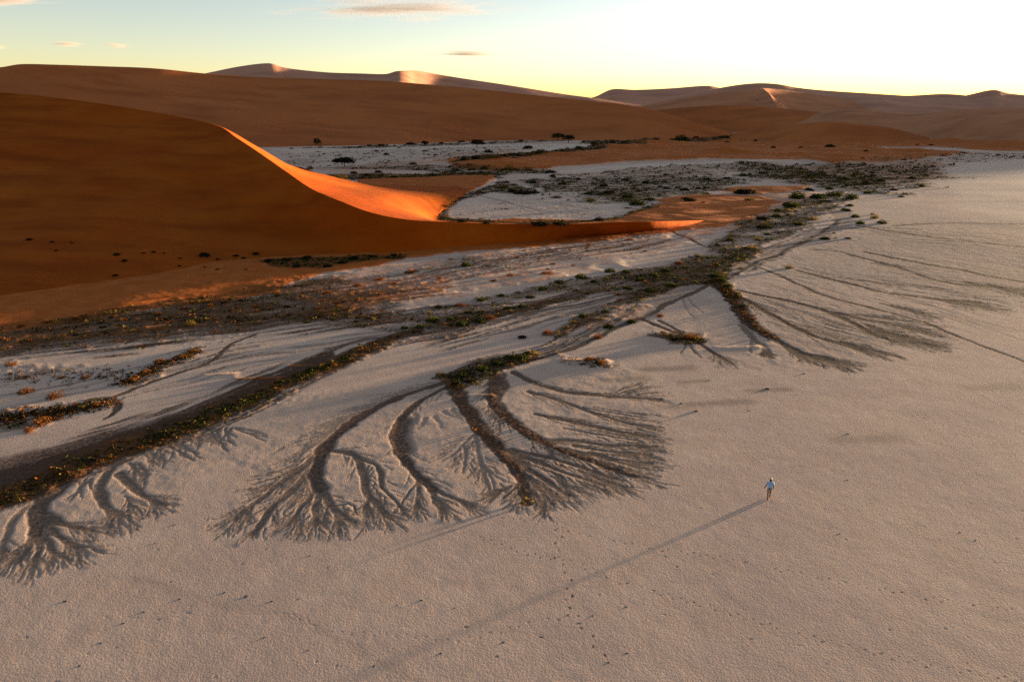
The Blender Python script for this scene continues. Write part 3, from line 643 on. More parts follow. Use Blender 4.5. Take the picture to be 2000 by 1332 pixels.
def loft(name, st, mat, nu=260, nn=110, nf=60, prof_n=None, prof_f=None, amp=0.5, scale=20.0, jag=0.0, seed=0, amp2=0.0, scale2=60.0):
    """st: list of (near_foot xyz, crest xyz, far_foot xyz)"""
    A = np.array([np.concatenate([np.asarray(a, float), np.asarray(b, float), np.asarray(c_, float)]) for a, b, c_ in st])
    cr = A[:, 3:6]
    s = np.r_[0, np.cumsum(np.linalg.norm(np.diff(cr[:, :2], axis=0), axis=1) + 1e-6)]
    B = np.concatenate([np.stack([s, s * 0], 1), A], 1)
    D = catmull(B, nu)[:, 2:]
    n_, c_, f_ = D[:, 0:3], D[:, 3:6], D[:, 6:9]
    prof_n = prof_n or (lambda t: 0.45 * t + 0.55 * (t * t * (3 - 2 * t)))
    prof_f = prof_f or (lambda t: t ** 1.5)
    tn = np.r_[np.linspace(0, 1, nn)[:-1], 0.997, 1.0]; tf = np.r_[0.997, np.linspace(1, 0, nf)[1:]]
    rows = []
    for t in tn:
        p = n_ * (1 - t) + c_ * t; p[:, 2] = n_[:, 2] + (c_[:, 2] - n_[:, 2]) * prof_n(t); rows.append(p)
    for t in tf:
        p = f_ * (1 - t) + c_ * t; p[:, 2] = f_[:, 2] + (c_[:, 2] - f_[:, 2]) * prof_f(t); rows.append(p)
    V = np.array(rows)
    tt = np.r_[tn, tf]
    env = (np.sin(np.clip(tt, 0, 1) * math.pi) ** 0.7)[:, None]
    hgt = np.clip(V[:, :, 2] / (0.2 * max(1e-3, cr[:, 2].max())), 0, 1)
    V[:, :, 2] += env * amp * fbm(V[:, :, 0], V[:, :, 1], scale, 4, ox=seed + 41) * hgt
    if amp2: V[:, :, 2] += env * amp2 * fbm(V[:, :, 0], V[:, :, 1] * .6, scale2, 3, ox=seed + 51) * hgt
    if jag:
        e0 = (1 - tt) ** 2
        e0 = e0[:, None]
        V[:, :, 0] += jag * e0 * fbm(V[:, :, 0], V[:, :, 1], jag * 5, 4, ox=seed + 61)
        V[:, :, 1] += jag * e0 * fbm(V[:, :, 0], V[:, :, 1], jag * 5, 4, ox=seed + 71)
    me = grid_mesh(name, V)
    o = link(name, me, mat)
    o['kind'] = 'structure'
    return o, V

def g3_(u, v, z=-0.5):
    p = G(u, v); return np.array([p[0], p[1], z])
# --- the big near dune with its lit slip face
st = [
    (g3_(-900, 700), at_dist(-900, 170, 330), np.array([-300, 470, -1.0])),
    (g3_(-500, 650), at_dist(-420, 172, 300), np.array([-235, 420, -1.0])),
    (g3_(-200, 612), at_dist(-160, 176, 285), np.array([-200, 400, -1.0])),
    (g3_(0, 596), at_dist(0, 181, 272), np.array([-160, 385, -1.0])),
    (g3_(150, 575), at_dist(130, 194, 258), np.array([-125, 360, -1.0])),
    (g3_(270, 560), at_dist(250, 211, 246), np.array([-95, 335, -1.0])),
    (g3_(380, 540), at_dist(350, 228, 236), g3_(560, 318)),
    (g3_(450, 528), at_dist(428, 247, 222), g3_(600, 322)),
    (g3_(490, 520), at_dist(460, 268, 210), g3_(640, 334)),
    (g3_(540, 512), at_dist(507, 299, 195), g3_(690, 348)),
    (g3_(590, 507), at_dist(560, 336, 180), g3_(780, 346)),
    (g3_(640, 503), at_dist(612, 371, 166), g3_(880, 346)),
    (g3_(700, 500), at_dist(665, 394, 156), g3_(955, 350)),
    (g3_(760, 497), at_dist(725, 416, 149), g3_(920, 378)),
    (g3_(820, 493), at_dist(795, 429, 147), g3_(872, 402)),
    (g3_(880, 488), at_dist(865, 434, 149), g3_(872, 428)),
    (g3_(940, 484), at_dist(925, 436, 151), g3_(935, 435)),
    (g3_(1020, 474), at_dist(1000, 438, 152), g3_(1010, 438)),
    (g3_(1120, 464), at_dist(1110, 437.5, 156), g3_(1120, 438)),
    (g3_(1220, 455), at_dist(1210, 434, 163.5), g3_(1215, 428)),
    (g3_(1290, 448), at_dist(1280, 433, 170.5), g3_(1285, 422)),
    (g3_(1400, 438, -.6), np.array([*G(1400, 428)[:2], -.25]), g3_(1400, 415, -.6)),
]
def near_prof(t): return 0.3 * t + 0.7 * (t ** 2.0)
def far_prof(t):  # t 0 foot -> 1 crest: concave apron then straight slip face
    return np.where(t < .45, 0.16 * (t / .45) ** 1.6, 0.16 + 0.84 * (t - .45) / .55)
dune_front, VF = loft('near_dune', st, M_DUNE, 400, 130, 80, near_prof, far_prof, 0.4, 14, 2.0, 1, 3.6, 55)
# --- long middle dune
st = []
for (u, vc, dc, nf_u, nf_v) in [(-900, 120, 960, -900, 290), (-400, 122, 930, -420, 290), (-120, 138, 915, -200, 290), (0, 132, 905, -100, 290), (40, 126, 903, 0, 290), (110, 127, 900, 100, 290), (200, 130, 897, 200, 290), (300, 134, 892, 300, 290), (400, 144, 888, 400, 290), (500, 151, 882, 520, 289), (620, 155, 872, 640, 287), (750, 159, 862, 760, 284), (830, 165, 856, 860, 280), (930, 174, 846, 960, 276), (1050, 187, 834, 1070, 273), (1150, 197, 826, 1170, 270), (1240, 208, 818, 1270, 267), (1310, 224, 815, 1340, 264), (1370, 243, 817, 1395, 261), (1430, 259, 824, 1440, 259)]:
    c_ = at_dist(u, vc, dc)
    n_ = g3_(nf_u, nf_v, -1.0); f_ = c_ * 1.0; d_ = c_[:2] / np.linalg.norm(c_[:2])
    if u > 850:
        k_ = min(1.0, max(.4, (u - 850) / 350)); n_[:2] = n_[:2] * (1 - k_) + k_ * d_ * (dc - 3.4 * max(c_[2], 1) - 6)
    f_[:2] = c_[:2] + d_ * max(60, c_[2] * 2.2); f_[2] = -2
    st.append((n_, c_, f_))
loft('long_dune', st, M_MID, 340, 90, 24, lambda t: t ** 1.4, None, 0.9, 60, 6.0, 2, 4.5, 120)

def ridge(name, pts, foot_v, depth, mat, amp, scale, seed, back=2.0, pn=None, nu=150, nn=50, amp2=0.0, scale2=200):
    st = []
    for q in pts:
        u, v, d = q[:3]
        c_ = at_dist(u, v, d); dd = c_[:2] / np.linalg.norm(c_[:2])
        n_ = np.array([*(dd * (d - depth)), -3.0])
        if len(q) > 3: n_[0] += q[3]
        f_ = np.array([*(dd * (d + max(80, c_[2] * back))), -4.0])
        st.append((n_, c_, f_))
    for e, q, sg in ((0, 1, -1), (-1, -2, 1)):       # run each end down into the flat
        n_, c_, f_ = (k.copy() for k in st[e])
        d2 = st[e][1][:2] - st[q][1][:2]; d2 /= np.linalg.norm(d2)
        for k in (n_, c_, f_): k[:2] += d2 * max(40, c_[2] * 5)
        c_[2] = -3.0
        if sg < 0: st.insert(0, (n_, c_, f_))
        else: st.append((n_, c_, f_))
    return loft(name, st, mat, nu, nn, 22, pn, None, amp, scale, 8.0, seed, amp2, scale2)
# --- high dune behind on the left
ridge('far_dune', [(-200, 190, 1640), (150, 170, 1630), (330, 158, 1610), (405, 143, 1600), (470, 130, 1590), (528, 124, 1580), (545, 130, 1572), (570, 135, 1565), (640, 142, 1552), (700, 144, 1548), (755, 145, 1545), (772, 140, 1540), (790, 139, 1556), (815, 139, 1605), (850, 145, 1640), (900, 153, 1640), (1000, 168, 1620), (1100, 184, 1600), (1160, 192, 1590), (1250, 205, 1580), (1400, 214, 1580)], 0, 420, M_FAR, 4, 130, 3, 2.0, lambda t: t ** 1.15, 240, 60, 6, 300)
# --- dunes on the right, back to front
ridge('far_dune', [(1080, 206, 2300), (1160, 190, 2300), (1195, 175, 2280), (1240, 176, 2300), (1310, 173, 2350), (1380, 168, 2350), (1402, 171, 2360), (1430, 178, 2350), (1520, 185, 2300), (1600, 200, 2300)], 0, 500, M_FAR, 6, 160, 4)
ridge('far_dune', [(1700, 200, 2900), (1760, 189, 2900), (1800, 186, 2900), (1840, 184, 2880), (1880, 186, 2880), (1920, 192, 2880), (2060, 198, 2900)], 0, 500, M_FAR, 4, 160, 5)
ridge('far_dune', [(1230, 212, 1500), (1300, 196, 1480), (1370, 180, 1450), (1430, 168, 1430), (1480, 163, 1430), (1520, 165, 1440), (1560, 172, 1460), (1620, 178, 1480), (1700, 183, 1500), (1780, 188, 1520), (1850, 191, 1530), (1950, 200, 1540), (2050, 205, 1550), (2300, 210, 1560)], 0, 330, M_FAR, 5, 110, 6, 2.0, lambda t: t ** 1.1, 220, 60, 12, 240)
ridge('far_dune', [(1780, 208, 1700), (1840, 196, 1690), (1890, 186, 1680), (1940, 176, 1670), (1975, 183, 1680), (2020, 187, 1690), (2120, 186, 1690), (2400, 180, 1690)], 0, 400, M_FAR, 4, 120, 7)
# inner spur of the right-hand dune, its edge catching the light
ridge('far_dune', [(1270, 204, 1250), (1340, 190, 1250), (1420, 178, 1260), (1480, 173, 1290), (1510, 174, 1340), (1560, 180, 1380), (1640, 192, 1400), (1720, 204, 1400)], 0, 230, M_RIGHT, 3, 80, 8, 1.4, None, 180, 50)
st = []
for u, v, d in [(1478, 171, 1330), (1490, 174, 1290), (1503, 184, 1240), (1510, 196, 1180), (1520, 210, 1120), (1545, 220, 1060), (1600, 232, 990)]:
    c_ = at_dist(u, v, d)
    st.append((np.array([c_[0] - 200, c_[1] - 110, -3.0]), c_, np.array([c_[0] + 130, c_[1] + 40, -3.0])))
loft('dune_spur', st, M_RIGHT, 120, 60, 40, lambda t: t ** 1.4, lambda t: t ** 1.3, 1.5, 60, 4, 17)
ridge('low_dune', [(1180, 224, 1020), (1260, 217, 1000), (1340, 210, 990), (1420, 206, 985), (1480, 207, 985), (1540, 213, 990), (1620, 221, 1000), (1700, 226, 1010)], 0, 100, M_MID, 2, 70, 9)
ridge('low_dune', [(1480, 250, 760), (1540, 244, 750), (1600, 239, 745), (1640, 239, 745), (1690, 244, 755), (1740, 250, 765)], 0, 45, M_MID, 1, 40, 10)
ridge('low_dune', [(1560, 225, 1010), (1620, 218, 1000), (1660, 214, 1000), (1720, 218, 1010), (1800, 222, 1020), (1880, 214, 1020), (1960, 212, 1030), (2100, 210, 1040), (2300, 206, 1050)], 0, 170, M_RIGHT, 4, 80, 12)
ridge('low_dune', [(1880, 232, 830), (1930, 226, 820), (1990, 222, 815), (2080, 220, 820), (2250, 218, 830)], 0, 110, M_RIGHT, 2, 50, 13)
# ================================================================== PLANTS
def leaf_mat(name, dark, light):
    k = NT(name)
    a = k.attr('tint'); oi = k.n('ShaderNodeObjectInfo').outputs['Random']
    c = k.mix(k.math('ADD', k.math('MULTIPLY', a, .8), k.math('MULTIPLY', oi, .2)), dark, light)
    d = k.n('ShaderNodeBsdfDiffuse'); t = k.n('ShaderNodeBsdfTranslucent'); mx = k.n('ShaderNodeMixShader')
    k.l(c, d.inputs['Color']); k.l(c, t.inputs['Color']); mx.inputs[0].default_value = 0.25
    k.l(d.outputs[0], mx.inputs[1]); k.l(t.outputs[0], mx.inputs[2]); k.l(mx.outputs[0], k.out.inputs['Surface'])
    return k.m
LM = {'green': leaf_mat('saltbush_leaf', (0.018, 0.022, 0.008), (0.062, 0.066, 0.014)),
      'gold': leaf_mat('grass_blade_gold', (0.05, 0.04, 0.010), (0.17, 0.11, 0.022)),
      'dry': leaf_mat('dry_leaf', (0.06, 0.022, 0.008), (0.20, 0.072, 0.018)),
      'dark': leaf_mat('dark_leaf', (0.010, 0.009, 0.006), (0.040, 0.032, 0.016))}
k = NT('bark'); k.surf(k.mix(k.noise(6), (0.03, 0.022, 0.015), (0.09, 0.065, 0.045)), 0.95); M_BARK = k.m
k = NT('twig'); k.surf(k.mix(k.noise(8), (0.05, 0.032, 0.02), (0.12, 0.075, 0.04)), 0.95); M_TWIG = k.m

def leaf_cloud(centers, size, rng, up=0.3, asp=0.55):
    """centers (n,3), size (n,) -> quads of random attitude"""
    n = len(centers)
    a = rng.normal(size=(n, 3)); a[:, 2] += up; a /= np.linalg.norm(a, axis=1)[:, None]
    b = np.cross(a, rng.normal(size=(n, 3))); b /= np.linalg.norm(b, axis=1)[:, None] + 1e-9
    a = a * size[:, None]; b = b * (size * asp)[:, None]
    V = np.stack([centers - a * .5, centers + b * .5, centers + a * .6, centers - b * .5], 1).reshape(-1, 3)
    return V
def dome_points(n, rng, h, lumps, thick=0.35):
    az = rng.random(n) * 2 * math.pi; el = np.arcsin(rng.random(n) ** 0.8)
    rr = 1 - thick * rng.random(n) ** 1.5
    for _ in range(lumps):
        la, le = rng.random() * 6.28, rng.random() * 1.2
        dd = np.cos(az - la) * np.cos(el) * math.cos(le) + np.sin(el) * math.sin(le)
        rr = rr + rng.uniform(-0.28, 0.22) * np.exp(-(1 - dd) * rng.uniform(4, 9))
    return np.stack([np.cos(az) * np.cos(el) * rr, np.sin(az) * np.cos(el) * rr, np.sin(el) * rr * h], 1)
def foliage_mesh(name, V, tint, mat):
    me = bpy.data.meshes.new(name)
    quads_to(me, V, np.arange(len(V), dtype=np.int32).reshape(-1, 4), False)
    add_attr(me, 'tint', tint, 'FACE')
    me.materials.append(mat)
    return me
def bush_mesh(kind, seed, n=420):
    rng = np.random.default_rng(seed)
    h = {'green': .55, 'gold': .6, 'dry': .55, 'dark': .5}[kind]
    C = []
    lob = [(0, 0, .72)] + [(math.cos(a) * q, math.sin(a) * q, rng.uniform(.3, .55)) for a, q in zip(np.sort(rng.random(5)) * 6.28, rng.uniform(.26, .5, 5))]
    area_ = np.array([l[2] ** 2 for l in lob]); cnt = np.maximum(12, (n * area_ / area_.sum()).astype(int))
    for (lx, ly, lr), c_ in zip(lob, cnt):
        C.append(dome_points(int(c_), rng, h * rng.uniform(1.0, 1.5), 4, .5) * lr + np.array([lx, ly, 0]))
    C = np.concatenate(C); n = len(C); C[:, 2] += 0.02
    sz = rng.uniform(.09, .24, n)
    V = leaf_cloud(C, sz, rng, 0.9 if kind in ('gold', 'dry') else 0.35, .28 if kind in ('gold', 'dry') else .6)
    cl = np.array([vnoise(np.array([c[0] * 3 + seed]), np.array([c[1] * 3 + c[2] * 2]))[0] for c in C])
    tint = np.clip(0.15 + 0.6 * cl + rng.uniform(-.2, .35, n), 0, 1)
    return foliage_mesh('foliage', V, tint, LM[kind])
def twig_mesh(seed, n=9):
    rng = np.random.default_rng(seed); V = []; F = []
    for _ in range(n):
        a = rng.random() * 6.28; l = rng.uniform(.5, 1.0); e = rng.uniform(.35, 1.2)
        t = np.array([math.cos(a) * math.cos(e) * l, math.sin(a) * math.cos(e) * l, math.sin(e) * l * .8])
        b = len(V); rr = .028
        for q in range(3):
            w_ = q * 2.094
            V.append((rr * math.cos(w_), rr * math.sin(w_), -.05))
        V.append(tuple(t))
        F += [(b, b + 1, b + 3), (b + 1, b + 2, b + 3), (b + 2, b, b + 3)]
    me = bpy.data.meshes.new('twigs'); me.from_pydata(V, [], F); me.materials.append(M_TWIG)
    return me
BM = {kd: [bush_mesh(kd, 100 + 10 * i + q) for q in range(6)] for i, kd in enumerate(LM)}
TW = [twig_mesh(300 + q) for q in range(3)]
bush_count = 0
TAKEN = []
def surface_z(x, y):
    z = ground_z(x, y)
    hit = None
    return z
def bush(u, v, wpx, kind, label, group=None, name=None, cat='bush', zoff=None, p=None, twigs=None, hs=1.0):
    global bush_count
    if p is None:
        p = G(u, v)
        z = dune_z(p[0], p[1], u, v)
        if z is not None:
            p = z
        else:
            p = np.array([p[0], p[1], ground_z(p[0], p[1])])
    R = wpx * px_size(p) * 0.5
    me = BM[kind][bush_count % 6]
    nm = name or {'green': 'saltbush', 'gold': 'grass_tussock', 'dry': 'dry_bush', 'dark': 'dark_bush'}[kind]
    o = link(nm, me)
    o.location = (p[0], p[1], p[2] - 0.04 * R)
    o.scale = (R, R * random.uniform(.8, 1.0), R * random.uniform(.85, 1.15) * hs)
    o.rotation_euler = (0, 0, random.uniform(0, 6.28))
    tag(o, label, cat, group)
    if (twigs is None and wpx >= 24) or twigs:
        link('twigs', TW[bush_count % 3], None, o)
    bush_count += 1
    TAKEN.append((p[0], p[1], R))
    return o
# near dune as a height lookup, along the viewing ray measured in the photo
from mathutils.bvhtree import BVHTree
_dv = VF.reshape(-1, 3); _nr, _nc = VF.shape[:2]
_ix = np.arange(_nr * _nc).reshape(_nr, _nc)
_q = np.stack([_ix[:-1, :-1], _ix[:-1, 1:], _ix[1:, 1:], _ix[1:, :-1]], -1).reshape(-1, 4)
BVH = BVHTree.FromPolygons([tuple(x) for x in _dv.tolist()], [tuple(x) for x in _q.tolist()])
def dune_z(x, y, u, v):
    if v > 610 or v < 300 or u > 1250: return None
    d = ray(u, v)
    h = BVH.ray_cast(Vector((0, 0, CAM_H)), Vector(d.tolist()).normalized())
    if h[0] is None or h[0].z < 0.1: return None
    return np.array(h[0])

g_dune = 'dark shrubs on the foot of the near dune'
NAMED = [
 (51, 766, 46, 'dry', 'left one of two round rusty bushes on the white clay, near left edge'),
 (108, 776, 46, 'dry', 'right one of two round rusty bushes on the white clay, near left edge'),
 (257, 744, 30, 'dry', 'rusty bush beside the thin snaking track on the clay tongue'),
 (229, 741, 14, 'dry', 'tiny rusty bush just left of the snaking track'),
 (287, 728, 32, 'dry', 'rusty bush second up the line along the snaking track'),
 (313, 708, 38, 'dry', 'low wide rusty bush in the middle of the line beside the track'),
 (378, 688, 32, 'dry', 'topmost rusty bush of the line beside the snaking track'),
 (357, 699, 26, 'dry', 'rusty bush just below the topmost one beside the track'),
 (84, 826, 50, 'dry', 'widest rusty bush low at the left edge above the dark channel'),
 (58, 843, 38, 'dry', 'lowest rusty bush at the left edge above the dark channel'),
 (189, 793, 24, 'dry', 'pale orange bush inside the hooked dark gully at left'),
 (168, 738, 28, 'dry', 'flat rusty bush above the two round bushes at left'),
 (122, 738, 22, 'dry', 'small rusty bush straight above the right round bush'),
 (49, 736, 18, 'dry', 'small rusty bush straight above the left round bush'),
 (21, 714, 30, 'dry', 'straggling rusty bush at the left edge of the white clay'),
 (373, 637, 30, 'gold', 'golden tussock in the dark scrub belt below the dune apron'),
 (241, 628, 25, 'dry', 'rusty tussock on the upper edge of the dark scrub belt'),
 (399, 500, 32, 'dark', 'largest dark shrub on the foot of the near dune'),
 (228, 498, 22, 'dark', 'flat dark shrub upper left on the foot of the near dune'),
 (243, 510, 17, 'dark', 'dark shrub just below the flat one on the dune foot'),
 (226, 539, 16, 'dark', 'lone small dark shrub lowest on the shaded dune foot'),
 (58, 469, 20, 'dark', 'dark shrub highest on the shaded dune near left edge'),
 (329, 583, 16, 'dry', 'small rusty tussock on the orange dune apron'),
 (507, 741, 20, 'dry', 'rusty tuft on the sandy bank above the dark channel'),
 (900, 598, 34, 'dry', 'upper one of two orange bushes in the green river scrub'),
 (958, 624, 34, 'dry', 'lower one of two orange bushes in the green river scrub'),
 (904, 636, 38, 'green', 'large green bush on the lower rim of the river scrub, left'),
 (936, 629, 38, 'green', 'large green bush touching the lower orange bush on its left'),
 (1068, 537, 38, 'dry', 'wide flat rusty bush on the white clay above the river scrub'),
 (963, 551, 22, 'dry', 'small flat rusty bush left of the wide flat one'),
 (911, 521, 30, 'green', 'lone grey green bush on white clay below the dune foot'),
 (1168, 659, 32, 'dry', 'rusty bush beside the wash above the big fan'),
 (1021, 660, 26, 'dark', 'dark brown bush on bare clay above the big fan'),
 (1150, 706, 32, 'dry', 'rusty bush on clay right of the big fan stem, left of a pair'),
 (1175, 712, 26, 'dry', 'rusty bush on clay right of the big fan stem, right of a pair'),
 (1290, 618, 28, 'dry', 'rusty bush alone above the small spidery fan'),
 (1349, 662, 36, 'dry', 'dark rusty bush at the hub of the small spidery fan'),
 (1318, 664, 26, 'dark', 'dark low bush left of the hub of the spidery fan'),
 (1454, 378, 54, 'dark', 'largest black mound of scrub on the red sand tongue'),
 (1464, 393, 32, 'gold', 'bright golden tussock just below the largest black mound'),
 (1347, 394, 38, 'dark', 'low dark mound on the red sand left of the golden tussock'),
 (1540, 524, 28, 'gold', 'golden bush alone on the right bank above the long rills'),
 (1447, 525, 20, 'gold', 'golden bush where the straight track leaves the river scrub'),
 (1480, 470, 28, 'gold', 'golden round bush left of the pale wash, upper one'),
 (1361, 502, 22, 'gold', 'brightest golden bush on the left rim of the river scrub'),
 (1324, 516, 26, 'dry', 'orange brown bush left of the brightest golden bush'),
 (1611, 468, 30, 'dark', 'dark bush on the right bank below the wash bend'),
 (1657, 467, 17, 'dark', 'small dark bush alone right of the dark bank bush'),
 (1680, 438, 26, 'green', 'green bush right of the wash bend, lower left of the cluster'),
 (1723, 437, 24, 'green', 'green bush furthest right of the cluster by the wash bend'),
 (1671, 425, 22, 'green', 'green bush upper left of the cluster by the wash bend'),
 (1708, 427, 30, 'gold', 'golden topped bush in the middle of the cluster by the wash bend'),
 (1704, 420, 15, 'gold', 'small golden bush on top of the cluster by the wash bend'),
 (807, 325, 27, 'gold', 'yellow green bush on the far white pan behind the dune'),
 (995, 333, 34, 'gold', 'rounded yellow green bush on the sand rim behind the hollow, left of two'),
 (1033, 334, 26, 'gold', 'rounded yellow green bush on the sand rim behind the hollow, right of two'),
 (1056, 297, 26, 'gold', 'yellow green bush at the end of the far scrub line'),
 (965, 314, 34, 'gold', 'wide yellow green bush in the far scrub line by the red sand'),
 (662, 348, 54, 'gold', 'sunlit golden grass clump directly behind the bright dune slope'),
 (1087, 387, 30, 'dry', 'brownish bush in the middle of the white hollow'),
 (1245, 400, 44, 'green', 'dark green thicket at the right end of the white hollow'),
 (1028, 378, 66, 'dark', 'long dark scrub bank across the back of the white hollow'),
 (1329, 278, 46, 'green', 'bright green flat bush in the far scrub below the long dune end'),
 (1415, 273, 34, 'green', 'pale green flat bush right of the long dune end'),
 (1620, 288, 28, 'dark', 'dark mound on the far red flat, widest of three'),
 (1564, 290, 14, 'dark', 'small dark mound on the far red flat, leftmost of three'),
 (1788, 241, 18, 'dark', 'lone dark shrub high on the far right sand'),
 (1764, 317, 13, 'dark', 'lone dark shrub on the right shore of the far pan'),
 (1500, 760, 16, 'dark', 'small dark dead shrub alone on the open clay pan'),
 (1360, 803, 14, 'dry', 'flat orange tuft alone on the open clay right of the big fan'),
 (605, 331, 20, 'dry', 'upright reddish shrub left of the nearest dark tree'),
]
for (u, v, w_, kd, lb) in NAMED:
    bush(u, v, w_, kd, lb, hs=1.5 if (u, v) == (605, 331) else 0.3 if (u, v) == (1500, 760) else 0.55 if (u, v) in ((662, 348), (1028, 378), (1360, 803), (1068, 537)) else 1.0)
ZONES = {
 'river': ('bush in the scrub along the dry river', 'bushes of the dry river scrub belt'),
 'bank': ('bush on white clay beside the river scrub', 'bushes on the clay beside the river'),
 'far': ('bush on the far white pan', 'bushes on the far pan'),
 'farband': ('bush in the far scrub line', 'bushes of the far scrub line'),
 'hollow': ('bush around the white hollow', 'bushes behind the white hollow'),
 'delta': ('bush around the head of the wash', 'bushes around the head of the wash'),
 'belt': ('tussock in the apron scrub belt', 'tussocks of the apron scrub belt'),
 'red': ('bush on the far red flat', 'bushes on the far red flat'),
 'duneshrub': ('shrub on the shaded dune foot', g_dune),
}
